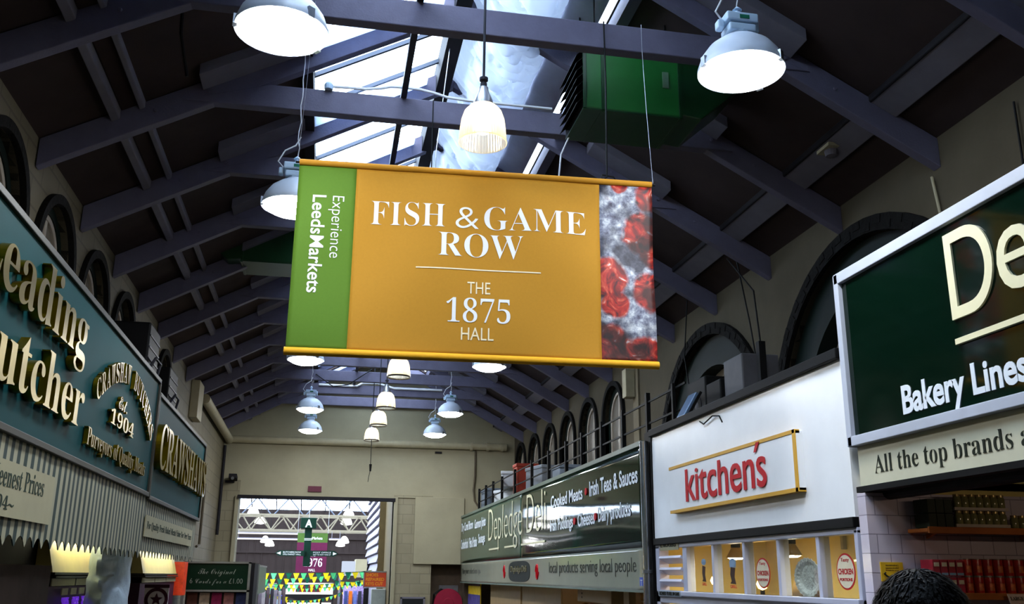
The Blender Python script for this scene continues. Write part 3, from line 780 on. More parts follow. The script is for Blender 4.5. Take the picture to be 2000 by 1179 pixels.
lettering('For Quality Fresh Baked Meats Value For Over Years', M_ink, v2, (SXL + .006, 9.38, 2.13), UY, UZ, 3.1, .085, 'serif', -.004, .002)

# inside of the stalls, seen below the valance
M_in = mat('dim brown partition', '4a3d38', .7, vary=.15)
M_yel = mat('cream enamel canopy', 'c9b869', .45, vary=.06)
tag(MB().box(-2.36, -2.30, 2.2, 16.0, 0, 2.38).build('stall_back_panel', M_dark), 'dark back panel inside the left stalls', 'panel')
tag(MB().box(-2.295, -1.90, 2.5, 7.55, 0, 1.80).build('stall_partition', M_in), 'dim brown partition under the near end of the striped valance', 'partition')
def fluor(y0, y1, x, z, label):
    t = thing('fluorescent_light', label, 'light', (x, (y0 + y1) / 2, z))
    mb = MB(); mb.cyl((x, y0, z), (x, y1, z), .016, n=10); mb.build('tube', emis('stall fluorescent tube', (1, .93, .62), 26), t)
    MB().box(x - .05, x + .0, y0 - .05, y1 + .05, z + .02, z + .07).build('batten', M_white, t)
def canopy(y0, y1, label):
    t = thing('chiller_canopy', label, 'chiller canopy', (-2.25, (y0 + y1) / 2, 1.3))
    mb = MB(); mb.prism([(-2.29, y0, 1.755), (-2.15, y0, 1.755), (-2.24, y0, 2.1), (-2.29, y0, 2.1)], (0, y1 - y0, 0)); mb.build('sloped_panel', M_yel, t)
    mb = MB(); mb.box(-2.29, -2.13, y0, y1, 1.735, 1.755); mb.box(-2.29, -2.12, y0, y1, 1.71, 1.725); mb.build('edge_rail', M_alu, t)
    mb = MB(); n = max(2, int((y1 - y0) / .75))
    for i in range(n):
        a = y0 + (y1 - y0) * i / n; mb.box(-2.16, -2.15, a + .02, a + (y1 - y0) / n - .03, 1.645, 1.705)
    mb.build('ticket_rail', M_vpanel, t)
    mb = MB(); mb.box(-2.29, -2.17, y0, y1, 1.05, 1.64); mb.build('display_back', mat('plum back board', '40203a', .5, vary=.2), t)
    return t
canopy(8.6, 11.05, 'cream lit canopy of the chiller cabinet under the striped valance'); canopy(12.75, 15.6, 'cream chiller canopy right of the hanging paper roll')
fluor(8.75, 10.9, -2.10, 2.06, 'fluorescent tube over the near chiller canopy'); fluor(12.9, 15.3, -2.10, 2.06, 'fluorescent tube over the far chiller canopy')
# price tickets, and wrapped goods that emit in place of purple chiller lighting
M_pur = mat('purple foil with own glow', '6b2fd0', .3, vary=.4, scale=30, emit=.5); M_red = mat('red foil with own glow', 'e01838', .3, vary=.3, scale=30, emit=.5)  # emission on the foil imitates coloured light falling on the packets
for i in range(6):
    y = 8.95 + i * .36; m = M_pur if i < 4 else M_red
    mb = MB(); mb.grid(lambda u, v: Vector((-2.13 + .012 * math.sin(u * 20 + v * 9 + i), y + .17 * u, 1.33 + .22 * v)), 8, 8)
    tag(mb.build('foil_packet', m, thick=.01), ('%s %s foil packet from the left, hung in the near chiller' % (ORD[i if i < 4 else i - 4], 'purple' if i < 4 else 'red')), 'packet', 'foil packets hung in the chiller')
for i in range(7):
    y = 8.9 + i * .30
    tag(MB().box(-2.14, -2.13, y, y + .2, 1.57, 1.625).build('price_ticket', M_vpanel), '%s price ticket from the left in the near chiller' % ORD[i], 'ticket', 'price tickets in the chiller')
# paper roll bag
M_foil = mat('crinkled silver blue bag', 'a9bfd2', .35, metal=.25, vary=.1, bump=.6, bscale=9); M_bagd = mat('dark side of the bag', '3a3030', .6, vary=.15)
mb = MB()
def bag(u, v):
    a = 2 * math.pi * u; w = 1 - .12 * v
    n_ = N_.noise(Vector((math.cos(a) * 2.5, math.sin(a) * 2.5, v * 6))); w *= 1 + .10 * n_
    return Vector((-1.86 + .17 * w * math.sin(a), 9.35 + .42 * w * math.cos(a), 1.44 + .56 * v + .03 * n_))
mb.grid(bag, 28, 16); tag(mb.build('hanging_bag', M_foil, smooth=True), 'crinkled silver bag hanging below the valance in front of the chiller', 'bag')
# star poster, orange upright
M_posterw = mat('white poster card', 'cfc8cc', .6); M_plum = mat('plum print', '3a1226', .6)
po = thing('star_poster', 'white poster stand with a dark ring and star beside the far chiller', 'poster', (-1.96, 12.72, 0))
MB().box(-2.10, -1.82, 12.70, 12.73, 0, 1.59).build('card', M_posterw, po)
MB().box(-2.105, -1.815, 12.695, 12.70, 1.585, 1.625).build('top_band', M_plum, po)
mb = MB(); mb.lathe([(.098, 0), (.138, 0), (.138, .006), (.098, .006), (.098, 0)], (-1.955, 12.692, 1.45), 32, 'y'); mb.build('ring', M_plum, po)
mb = MB(); mb.prism([(-1.955 + (.078 if i % 2 == 0 else .033) * math.sin(i * math.pi / 5), 12.698, 1.45 + (.078 if i % 2 == 0 else .033) * math.cos(i * math.pi / 5)) for i in range(10)], (0, -.006, 0)); mb.build('star', M_plum, po)
tag(MB().box(-2.31, -2.06, 15.75, 16.1, 1.44, 1.93).build('orange_light_box', mat('orange red plastic', 'e2401a', .4, vary=.3, scale=9, emit=.1)), 'orange red upright panel at the far end of the left stalls', 'panel')

# clutter standing on the left stall roof
def spk(x, y, z, w, d, h, name, label, cat):
    t = thing(name, label, cat, (x, y, z))
    MB().box(x - w / 2, x + w / 2, y - d / 2, y + d / 2, z, z + h).build('cabinet', M_black, t, bevel=.02)
    mb = MB()
    for i in range(9): mb.box(x + w / 2, x + w / 2 + .008, y - d / 2 + .02, y + d / 2 - .02, z + h * (.08 + .1 * i), z + h * (.08 + .1 * i) + .015)
    mb.build('ribs', M_runner, t)
    mb = MB(); mb.tube([(x + w / 2 + .0, y - d * .3, z + h * .6), (x + w / 2 + .06, y - d * .3, z + h * .7), (x + w / 2 + .06, y + d * .2, z + h * .7), (x + w / 2, y + d * .25, z + h * .45)], .015); mb.build('handle', M_runner, t)
spk(-2.10, 10.2, 3.05, .48, .60, 1.17, 'compressor_unit', 'tall black ribbed condenser unit standing behind the joint of the two teal fascias', 'condenser unit')
spk(-2.12, 11.9, 3.05, .44, .60, 1.06, 'compressor_unit', 'lower black condenser unit behind the farther teal fascia', 'condenser unit')
mb = MB(); mb.box(-2.2, -1.85, 2.4, 13.0, 2.46, 3.05); tag(mb.build('service_duct', M_dark), 'dark service duct hidden behind the teal fascias', 'duct')
# fixtures on the far left wall
M_pipe = mat('cream painted pipe', 'a59c80', .5, vary=.08)
mb = MB(); mb.box(XL, XL + .14, 16.9, 17.5, 4.33, 4.98); tag(mb.build('wall_box', M_pipe, bevel=.01), 'cream box fixed high on the left wall before the drain pipe', 'box')
mb = MB(); mb.tube([(XL + .06, 19.6, 3.45), (XL + .06, 19.6, 2.3), (XL + .06, 19.2, 2.25)], .025); tag(mb.build('wall_pipe', mat('rusty pipe', '4a4236', .7)), 'thin dark pipe on the far left wall above the card stall', 'pipe')
mb = MB(); mb.tube([(XL + .05, 22.7, 4.6), (XL + .05, 22.7, 2.6)], .035); tag(mb.build('wall_pipe', M_dark), 'dark downpipe in the far left corner beside the doorway', 'pipe')
# ------------------------------------------------------------------ right-hand stalls
SX = 3.2
UYR = (0, -1, 0)
M_gloss = mat('deep green gloss panel', '05180f', .08, vary=.04, scale=2, coat=.0, spec=.32)
M_depl = mat('green vinyl panel', '0c2417', .055, vary=.05, scale=2, spec=.28, bump=.035, bscale=2.2)
M_greyp = mat('pale grey green panel', '989a8a', .10, vary=.05, scale=2, coat=.0, bump=.04, bscale=2.5)
M_lcream = mat('cream cut letters', 'e6dfb8', .4, vary=.04)
M_lwhite = mat('white cut letters', 'dfe6ee', .4, vary=.03)
M_lred = mat('red cut letters', 'c00a1c', .5, vary=.04)
M_laluf = mat('satin aluminium frame', 'b4bac8', .45, metal=.0, vary=.05)
M_whitep = mat('white enamel panel', 'eef0f2', .25, vary=.03, scale=3)
M_creamp = mat('cream panel', 'cbc8ae', .4, vary=.04)
M_ink2 = mat('dark olive ink', '1e241a', .6, vary=.05)
M_ygold = mat('yellow gold edging', 'cf9a1e', .45, vary=.05)
def rt(s, m, par, y, z, w, h, style='sans', off=0.0, depth=.012, x=SX, **k):
    return lettering(s, m, par, (x - .001, y, z), UYR, UZ, w, h, style, off, depth, **k)
# --- long deli fascia by the end wall
DY0, DY1 = 9.47, 22.92
dp = thing('deli_fascia_sign', 'long green gloss deli fascia running to the end wall below the railing', 'shop sign', (SX, (DY0 + DY1) / 2, 2.0))
def warped(y0, y1, z0, z1, amp, name, m, lab=None):
    mb = MB(); mb.grid(lambda u, v: Vector((SX + amp * math.sin(math.pi * v) * (.6 + .4 * math.sin(7 * u)), y0 + (y1 - y0) * u, z1 + (z0 - z1) * v)), 60, 12)
    return mb.build(name, m, dp, lab, smooth=True, thick=.02)
warped(DY0, 15.72, 2.05, 3.08, -.012, 'near_panel', M_depl, 'darker glossy panel at the near end')
warped(15.73, DY1, 2.05, 3.08, -.008, 'far_panel', mat('green vinyl panel with painted reflection', '3a5242', .16, vary=.06, scale=2, spec=.3), 'green panel at the far end, paled to imitate the end wall reflection')  # same vinyl as the near panel; paler green stands in for the wall's reflection
warped(DY0, DY1, 1.63, 2.05, .010, 'lower_panel', M_greyp, 'pale grey lower panel')
mb = MB(); mb.box(SX - .02, SX + .1, DY0, DY1, 3.08, 3.13); mb.box(SX - .01, SX + .1, DY0, DY1, 2.035, 2.06); mb.box(SX - .012, SX + .1, DY0, DY1, 1.61, 1.635)
mb.build('trim_rails', mat('grey green rail', '5d6a5e', .4), dp)
MB().box(SX + .03, SX + .08, DY0, DY1, 1.63, 3.10).build('backing', M_dark, dp)
xq = SX - .022
rt('Depledge Deli', M_lcream, dp, 18.93, 2.22, 5.02, .80, off=-.018, x=xq, depth=.003)
mb = MB()
for a, b in ((18.85, 17.75), (17.2, 16.2), (15.7, 13.95)): mb.box(xq - .003, xq, b, a, 2.245, 2.275)
mb.build('underline', M_lcream, dp)
rt('Dry Cured Bacon', M_lwhite, dp, 22.75, 2.70, 1.75, .25, off=.02, x=xq, depth=.002); rt('Gammon Joints', M_lwhite, dp, 20.75, 2.68, 1.45, .25, off=.02, x=xq, depth=.002)
rt('Cumberland', M_lwhite, dp, 22.80, 2.36, 1.15, .22, off=.02, x=xq, depth=.002); rt('Pies & Pasties', M_lwhite, dp, 21.45, 2.36, 1.05, .22, off=.02, x=xq, depth=.002); rt('Sausage', M_lwhite, dp, 20.2, 2.36, .85, .25, off=.02, x=xq, depth=.002)
rt('Cooked Meats', M_lwhite, dp, 13.55, 2.70, 1.75, .17, off=.02, x=xq, depth=.002); rt('Irish Teas & Sauces', M_lwhite, dp, 11.47, 2.705, 1.88, .185, off=.02, x=xq, depth=.002)
rt('Irish Puddings', M_lwhite, dp, 13.60, 2.33, 1.30, .21, off=.02, x=xq, depth=.002); rt('Cheeses', M_lwhite, dp, 12.05, 2.37, .80, .165, off=.02, x=xq, depth=.002); rt('Dairy products', M_lwhite, dp, 11.10, 2.33, 1.25, .22, off=.02, x=xq, depth=.002)
mb = MB()
for y, z in ((11.62, 2.78), (12.20, 2.45), (11.21, 2.45)): mb.cyl((xq, y, z), (xq - .012, y, z), .045, n=16)
mb.build('bullet_points', M_lred, dp)
xg = SX - .004
rt('For your selections quality local products', M_ink2, dp, 22.6, 1.78, 4.9, .15, 'serif', x=xg, depth=.002); rt('local products serving local people', M_ink2, dp, 13.75, 1.765, 3.98, .195, off=-.008, x=xg, depth=.002)
mb = MB(); mb.prism([(xg, 15.95 + .88 * math.copysign(abs(math.cos(a)) ** .55, math.cos(a)), 1.84 + .165 * math.copysign(abs(math.sin(a)) ** .55, math.sin(a))) for a in [i * math.pi / 20 for i in range(40)]], (-.008, 0, 0))
mb.build('logo_plaque', mat('dark olive plaque', '1a1e16', .7), dp, 'dark rounded plaque on the lower panel')
rt('Depledge Deli', mat('dim gold print', '6a6448', .5), dp, 16.6, 1.80, 1.3, .13, x=xg - .008)
def swirl(y, z, s):
    return [(xg - .003, y - s * .35 * t * math.cos(t * 6.5), z + s * .3 * math.sin(t * 6.5) - .02 * t) for t in [i / 14 for i in range(-14, 15)]]
mb = MB(); mb.tube(swirl(17.25, 1.84, .3), .012, 6); mb.tube(swirl(14.55, 1.83, .3), .012, 6); mb.build('red_flourish', M_lred, dp)
mb = MB(); mb.box(xg - .004, xg, 9.52, 9.66, 1.66, 1.76); mb.build('blue_sticker', mat('blue sticker', '2a48b8', .4), dp)
lettering('T', M_lwhite, dp, (xg - .005, 9.63, 1.675), UYR, UZ, .06, .06, depth=.002)

# --- white fascia with red lettering
KY0, KY1 = 5.46, 9.17
kf = thing('white_fascia_sign', 'white fascia panel carrying a red lettered sign, between the two green signs', 'shop sign', (SX, (KY0 + KY1) / 2, 2.1))
MB().box(SX, SX + .06, KY0, KY1, 2.125, 3.12).build('panel', M_whitep, kf)
mb = MB(); mb.box(SX - .04, SX + .5, KY0, KY1, 3.12, 3.19); mb.box(SX - .02, SX + .06, KY0, KY1, 2.06, 2.125); mb.box(SX - .012, SX + .06, KY1, KY1 + .035, 2.06, 3.15)
mb.build('frame', M_black, kf, bevel=.006)
lg = MB().box(SX - .055, SX, 6.05, 8.55, 2.335, 2.74).build('raised_board', M_whitep, kf, 'raised white board with yellow edging')
mb = MB(); mb.box(SX - .060, SX - .02, 6.05, 8.55, 2.722, 2.748); mb.box(SX - .060, SX - .0, 6.05, 8.55, 2.325, 2.352); mb.box(SX - .060, SX - .052, 6.045, 6.085, 2.325, 2.748)
mb.build('edging', M_ygold, lg)
def _kw(a, b, c):
    f = b / .285; f = f * .77 / .66 if f < .66 else .77 + (f - .66) * .23 / .34      # tall x-height
    return Vector((SX - .061 - c, 8.13 - a, 2.40 + .285 * f))
lettering('kitchens', M_lred, lg, (0, 0, 0), UYR, UZ, 1.62, .285, 'sans', .008, .004, warp=_kw)
mb = MB(); mb.prism([(SX - .061, 6.70, 2.665), (SX - .061, 6.66, 2.665), (SX - .061, 6.60, 2.735), (SX - .061, 6.655, 2.735)], (-.004, 0, 0)); mb.build('apostrophe', M_lred, lg)
mb = MB(); mb.tube([(SX - .01, 7.86, 3.08), (SX - .02, 7.75, 3.04), (SX - .02, 7.55, 3.08), (SX - .015, 7.42, 3.06), (SX - .012, 7.37, 3.0)], .006); tag(mb.build('loose_cable', M_black), 'loose black cable curling over the top of the white fascia', 'cable')

# --- kitchen window under the white fascia
M_wframe = mat('white gloss frame', 'b9bcd0', .35, vary=.04)
kw = thing('shop_window', 'white framed shop window with five panes below the white fascia', 'window', (SX, 7.0, 1.5))
mb = MB(); mb.box(SX, SX + .10, KY0, KY1, 2.025, 2.065); mb.box(SX - .0, SX + .10, KY0, KY1, 1.53, 1.64); mb.box(SX - .03, SX + .1, KY0, 8.45, 1.60, 1.64)
mb.box(SX, SX + .10, KY0 - .0, KY0 + .04, 1.0, 2.05); mb.box(SX, SX + .10, KY1 - .10, KY1, 1.0, 2.05); mb.box(SX, SX + .1, KY0, KY1, 1.0, 1.12)
mb.build('frame', M_wframe, kw, bevel=.006)
ys = [5.50, 5.98, 6.56, 7.15, 7.77, 8.42]
for y in ys[1:]:
    w = .022 if y < 8 else .05
    MB().box(SX + .01, SX + .09, y - w, y + w, 1.12, 2.03).build('mullion', M_wframe, kw, bevel=.005)
M_shopglass = glass('shop window glass', 'f4f4ee', .05, .05)
for a, b in zip(ys[:-1], ys[1:]): MB().box(SX + .045, SX + .05, a + .02, b - .02, 1.64, 2.03).build('pane', M_shopglass, kw)
for i in range(4):
    z = 1.92 - i * .105
    mb = MB(); mb.obox((SX + .04, 8.755, z), (0, 1, 0), (.45, 0, .9), (.9, 0, -.45), .29, .012, .055); mb.build('louvre_blade', M_wframe, kw)
lettering('L. ROGERS', M_ink2, kw, (SX - .006, 9.0, 2.035), UYR, UZ, .42, .035, 'sans', .02, .003)
pt = MB().box(SX - .006, SX, 8.52, 9.02, 2.005, 2.08).build('name_plate', M_vpanel, kw)
pb = thing('small_plaque', 'small carved plaque fixed below the window louvres', 'plaque', (SX - .01, 8.77, 1.58))
MB().box(SX - .02, SX, 8.45, 9.08, 1.585, 1.645).build('board', mat('grey blue board', '8e98a6', .6), pb, bevel=.012)
lettering('LICENSED TO SELL IN GAME', M_ink2, pb, (SX - .021, 9.03, 1.60), UYR, UZ, .53, .032, 'sans', .02, .003)
# inside
M_ywall = mat('mustard painted wall', 'd6c47a', .6, vary=.08, scale=3)
mb = MB(); mb.box(4.36, 4.42, 5.44, 9.22, 0, 2.35); mb.box(SX + .1, 4.42, 9.16, 9.22, 0, 2.35); mb.box(SX + .1, 4.42, 5.42, 5.455, 0, 2.35); mb.box(SX + .06, 4.42, 5.42, 9.22, 2.30, 2.38)
tag(mb.build('kitchen_lining', M_ywall), 'mustard yellow wall and ceiling lining seen through the shop window', 'wall lining')
def heat_lamp(x, y, z, label, warm=True):
    t = thing('heat_lamp', label, 'lamp', (x, y, z), 'heat lamps in the shop window')
    mb = MB(); mb.cyl((x, y, z + .09), (x, y, z + .19), .042, n=16); mb.build('holder', M_black, t)
    mb = MB(); mb.cyl((x, y, z + .19), (x, y, 2.30), .008, n=8); mb.build('cord', M_black, t)
    mb = MB(); mb.lathe([(.035, .095), (.05, .07), (.075, .025), (.088, 0)], (x, y, z), 24); mb.build('reflector', mat('spun reflector', 'b09a60', .3, metal=.7), t, smooth=True)
    mb = MB(); mb.lathe([(.08, .004), (.05, -.01), (0, -.014)], (x, y, z), 24); mb.build('bulb', emis('shop heat lamp', (1, .92, .72), 190), t, smooth=True)
heat_lamp(3.62, 8.22, 1.93, 'heat lamp hanging behind the second window pane')
heat_lamp(3.62, 7.17, 1.93, 'heat lamp hanging behind the foil platter')
heat_lamp(3.62, 6.04, 1.91, 'heat lamp at the right edge of the shop window')
def glow(x, y, z, r, c, label):
    t = thing('spot_bulb', label, 'bulb', (x, y, z))
    mb = MB(); mb.lathe([(0, -r), (r * .7, -r * .7), (r, 0), (r * .7, r * .7), (0, r)], (x, y, z), 16); mb.build('bulb', emis('spot ' + c, c, 26), t, smooth=True)
    mb = MB(); mb.cyl((x, y, z - r), (x, y, z - r - .10), .02, n=10); mb.build('holder', M_black, t)
glow(3.55, 8.55, 1.735, .045, 'ffb27a', 'round glowing bulb behind the leftmost window pane')
glow(3.75, 8.0, 1.71, .05, 'ffc870', 'bright bulb low behind the middle window pane')
# stickers on the glass
M_str = mat('red sticker ink', 'b01e26', .5); M_stw = mat('white sticker', 'd9cfb4', .5); M_stb = mat('brown sticker ink', '3a2218', .5); M_stl = mat('pale blue sticker', '86a2bc', .5)
def oval_sticker(y, z, ry, rz, label):
    t = thing('oval_sticker', label, 'sticker', (SX + .044, y, z - rz))
    def el(mb, f, x, d): mb.prism([(x, y + ry * f * math.cos(i * math.pi / 20), z + rz * f * math.sin(i * math.pi / 20)) for i in range(40)], (d, 0, 0)); return mb
    el(MB(), 1, SX + .044, -.003).build('rim', M_str, t); el(MB(), .90, SX + .041, -.001).build('face', M_stw, t)
    x = SX + .0395
    lettering('Tasty', M_str, t, (x, y + ry * .45, z + rz * .48), UYR, UZ, ry * .9, rz * .26, 'sans', .01, .001)
    lettering('CHICKEN', M_str, t, (x, y + ry * .80, z - rz * .16), UYR, UZ, ry * 1.6, rz * .32, 'sans', .03, .001)
    lettering('PORTIONS', M_str, t, (x, y + ry * .68, z - rz * .52), UYR, UZ, ry * 1.36, rz * .17, 'sans', .03, .001)
oval_sticker(6.89, 1.795, .118, .110, 'red rimmed oval chicken sticker on the middle window pane')
oval_sticker(5.70, 1.802, .112, .112, 'red rimmed oval chicken sticker on the rightmost window pane')
def fig_sticker(y, z, s, label, big):
    t = thing('window_sticker', label, 'sticker', (SX + .044, y, z - .1)); x = SX + .044
    MB().prism([(x, y + s * .5 * math.cos(a), z + .09 + s * .28 * math.sin(a)) for a in [i * math.pi / 8 for i in range(16)]], (-.002, 0, 0)).build('cap', M_stl, t)
    mb = MB(); mb.box(x - .002, x, y - s * .45, y + s * .45, z + .055 if big else z + .075, z + .09); mb.build('band', M_stl, t)
    mb = MB(); mb.prism([(x, y + s * p, z + q) for p, q in ((-.35, .05), (.3, .06), (.42, .0), (.25, -.05), (.45, -.07), (-.4, -.075), (-.2, -.02))], (-.002, 0, 0)); mb.build('figure', M_stb, t)
    lettering('GRILL', M_str, t, (x - .001, y + s * .5, z - .105), UYR, UZ, s, .026, 'sans', .02, .001)
fig_sticker(8.05, 1.80, .10, 'small sticker of a dark figure with a blue top on the leftmost pane', False)
fig_sticker(7.44, 1.785, .13, 'small sticker of a dark figure with a pale blue cap on the second pane', True)
# foil platter
M_plat = mat('crinkled foil platter', 'd4dee6', .35, metal=.1, vary=.2, scale=18, bump=.9, bscale=26)
pl = thing('foil_platter', 'round crinkled foil platter standing in the fourth window pane', 'platter', (SX + .075, 6.27, 1.64))
mb = MB(); N = 48; vs = []; fs = []
for k, (r, h) in enumerate(((.0, .03), (.08, .03), (.12, .028), (.155, .0), (.185, -.006))):
    for i in range(N):
        a = 2 * math.pi * i / N; rr = r * (1 + (.03 * (1 if i % 2 else -1) if k > 2 else 0))
        vs.append((SX + .075 + h * .6, 6.265 + rr * math.cos(a), 1.765 + rr * .70 * math.sin(a)))
for k in range(4):
    for i in range(N): fs.append((k * N + i, k * N + (i + 1) % N, (k + 1) * N + (i + 1) % N, (k + 1) * N + i))
mb.add(vs, fs); mb.build('dish', M_plat, pl, smooth=False, thick=.004)
# small things on the kitchen back wall
for y, z in ((7.63, 2.02), (6.35, 2.02)):
    tag(MB().box(4.32, 4.36, y - .02, y + .02, z - .02, z + .12).build('wall_bracket', M_vpanel, bevel=.004), 'cream bracket on the mustard wall behind the %s pane' % ('middle' if y > 7 else 'rightmost'), 'bracket')
M_dial = mat('dark oven parts', '2c2a26', .4, metal=.3)
mb = MB(); mb.box(3.9, 4.3, 5.6, 6.4, 0, 1.70); tag(mb.build('oven', M_dial, bevel=.02), 'dark oven low behind the rightmost pane', 'oven')
mb = MB(); mb.lathe([(.0, 0), (.20, 0), (.20, .03), (.17, .05), (0, .06)], (3.9, 7.55, 1.62), 28, 'x'); tag(mb.build('round_tray', M_dial), 'round dark tray low behind the middle pane', 'tray')

# downpipe between the two shops
mb = MB(); mb.cyl((SX - .03, 9.34, 1.0), (SX - .03, 9.34, 3.10), .045, n=16)
dpipe = thing('downpipe', 'shiny steel downpipe between the green deli sign and the white fascia', 'pipe', (SX - .03, 9.34, 1.0))
mb.build('pipe', mat('bright steel', 'b4bac2', .22, metal=.9), dpipe, smooth=True)
mb = MB(); mb.cyl((SX - .03, 9.34, 1.80), (SX - .03, 9.34, 1.83), .055, n=16); mb.build('collar', M_steel, dpipe)
tag(MB().box(SX + .02, SX + .12, 9.20, 9.46, 0, 3.2).build('upright_post', M_black), 'black upright post behind the steel downpipe', 'post')

# --- near deli sign
NY0, NY1 = 1.2, 5.42
nd = thing('deli_fascia_sign', 'dark green gloss fascia with big cream letters at the right edge', 'shop sign', (SX, 3.4, 2.5))
MB().box(SX, SX + .06, NY0, NY1, 2.56, 3.63).build('panel', M_gloss, nd)
mb = MB(); w = .05
mb.box(SX - .03, SX + .08, NY0, NY1, 3.595, 3.665); mb.box(SX - .03, SX + .08, NY0, NY1, 2.545, 2.605); mb.box(SX - .03, SX + .08, NY1 - .045, NY1 + .01, 2.545, 3.66)
mb.build('frame', M_laluf, nd, bevel=.004)
rt('D', M_lcream, nd, 4.31, 3.07, .355, .47, depth=.012, off=.0); rt('epledge', M_lcream, nd, 3.925, 2.945, 1.95, .62, depth=.012, off=.0)
MB().box(SX - .02, SX, 2.2, 4.30, 2.935, 2.965).build('underline', M_lcream, nd)
rt('Bakery Lines', M_lwhite, nd, 4.845, 2.605, 1.02, .215, off=.028, depth=.004)
lp = MB().box(SX + .02, SX + .06, NY0, NY1 - .02, 2.30, 2.545).build('lower_panel', M_creamp, nd, 'cream lower panel')
rt('All the top brands and', M_ink2, lp, 5.225, 2.335, 1.50, .135, 'serif', off=-.014, x=SX + .02, depth=.003)
mb = MB(); mb.box(SX + .0, SX + .07, NY0, NY1, 2.265, 2.30); mb.build('lower_rail', M_black, nd)
mb = MB(); mb.box(SX + .07, SX + .26, NY0, NY1, 2.27, 2.40); mb.cyl((SX + .16, NY0, 2.27), (SX + .16, NY1 - .1, 2.27), .05, n=16); tag(mb.build('roller_shutter_box', M_black), 'black roller shutter housing behind the cream sign panel', 'shutter box')
# tiled partition between the shops
M_tile = brickmat('lilac white glazed tiles', 'dcd4e6', '9a94a6', .155, .112, (0, 2), .12, .003, .4)
structure(MB().box(SX - .0, 4.45, 5.33, 5.42, 0, 2.26).build('wall_partition', M_tile))
MB_y = mat('yellow notice', 'e0b41c', .4)
yn = thing('yellow_notice', 'small yellow notice with black print on the tiled partition', 'notice', (3.28, 5.32, 1.74))
MB().box(3.255, 3.40, 5.322, 5.33, 1.745, 1.855).build('card', MB_y, yn)
for i, s in enumerate(('WARNING', 'customers are asked', 'to wait for price')): lettering(s, M_ink2, yn, (3.285, 5.322, 1.832 - i * .014), (1, 0, 0), UZ, .085, .009, depth=.001)
mb = MB()
for sgn in (-1, 1): mb.tube([(3.328 + sgn * .0, 5.321, 1.772), (3.328 + sgn * .02, 5.321, 1.766), (3.328 + sgn * .04, 5.321, 1.777), (3.328 + sgn * .055, 5.321, 1.79), (3.328 + sgn * .045, 5.321, 1.795)], .005, 6)
mb.build('ornament', M_ink2, yn)
# shop interior behind
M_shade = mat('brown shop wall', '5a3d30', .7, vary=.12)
mb = MB(); mb.box(4.36, 4.42, 1.2, 5.33, 0, 2.45); mb.box(SX + .3, 4.42, 1.2, 5.33, 2.38, 2.44)
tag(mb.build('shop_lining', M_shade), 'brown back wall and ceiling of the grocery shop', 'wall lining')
M_wood = mat('orange pine shelf', 'a8602c', .55, vary=.15, scale=4)
def shelf(x0, x1, z, label, d=.20):
    t = thing('shelf', label, 'shelf', ((x0 + x1) / 2, 5.2, z))
    MB().box(x0, x1, 5.33 - d, 5.33, z, z + .022).build('board', M_wood, t, bevel=.003)
    MB().box(x0, x1, 5.33 - d - .016, 5.33 - d, z - .008, z + .03).build('lip', M_wood, t, bevel=.003)
    mb = MB()
    for x in (x0 + .12, x1 - .12): mb.prism([(x, 5.33, z), (x, 5.33 - d * .5, z), (x, 5.33, z - .03)], (.015, 0, 0))
    mb.build('bracket', M_wood, t)
shelf(3.46, 4.34, 2.025, 'upper pine shelf holding glass jars on the tiled partition'); shelf(3.42, 4.34, 1.655, 'lower pine shelf holding red tins on the tiled partition')
M_jar = mat('jar glass with pale contents', '7c7a50', .12, vary=.35, scale=16, spec=.7); M_lid = mat('gold lid', 'a08a5a', .35, metal=.5); M_tray = mat('white card tray', 'b8aea0', .7)
M_tin = mat('red printed tin', 'a8241c', .3, vary=.35, scale=22); M_tinr = mat('tin end', '9a948c', .3, metal=.8); M_box2 = mat('crimson printed box', 'a01830', .45, vary=.25, scale=25)
tag(MB().box(3.66, 4.02, 5.14, 5.30, 2.057, 2.075).build('card_tray', M_tray), 'white card tray under the lower row of jars', 'tray')
tag(MB().box(3.66, 4.02, 5.14, 5.30, 2.155, 2.172).build('card_tray', M_tray), 'white card tray carrying the upper row of jars', 'tray')
def jar(x, y, z, label):
    t = thing('glass_jar', label, 'jar', (x, y, z), 'glass jars on the upper shelf')
    mb = MB(); mb.lathe([(0, 0), (.022, 0), (.024, .004), (.024, .055), (.018, .063), (.018, .066), (0, .066)], (x, y, z), 18); mb.build('body', M_jar, t, smooth=True)
    mb = MB(); mb.lathe([(.020, .064), (.020, .077), (0, .078)], (x, y, z), 18); mb.build('lid', M_lid, t)
    return t
j0 = jar(3.70, 5.17, 2.075, 'first jar from the left in the lower row of jars')
for i in range(1, 7): dup(j0, (3.70 + i * .049, 5.17, 2.075), '%s jar from the left in the lower row of jars' % ORD[i])
for i in range(7): dup(j0, (3.70 + i * .049, 5.17, 2.172), '%s jar from the left in the upper row of jars' % ORD[i])
for i in range(5): dup(j0, (4.07 + i * .052, 5.17, 2.055), '%s jar from the left standing right of the card trays' % ORD[i])
for i in range(6):
    x = 3.49 + (i % 3) * .055; z = 2.052 + (i // 3) * .085
    tag(MB().box(x, x + .05, 5.15, 5.29, z, z + .08).build('dark_packet', mat('dark green packet', '262e24', .5, vary=.2)), '%s dark packet from the left, %s row at the left end of the upper shelf' % (ORD[i % 3], ('lower', 'upper')[i // 3]), 'packet', 'dark packets left of the jars')
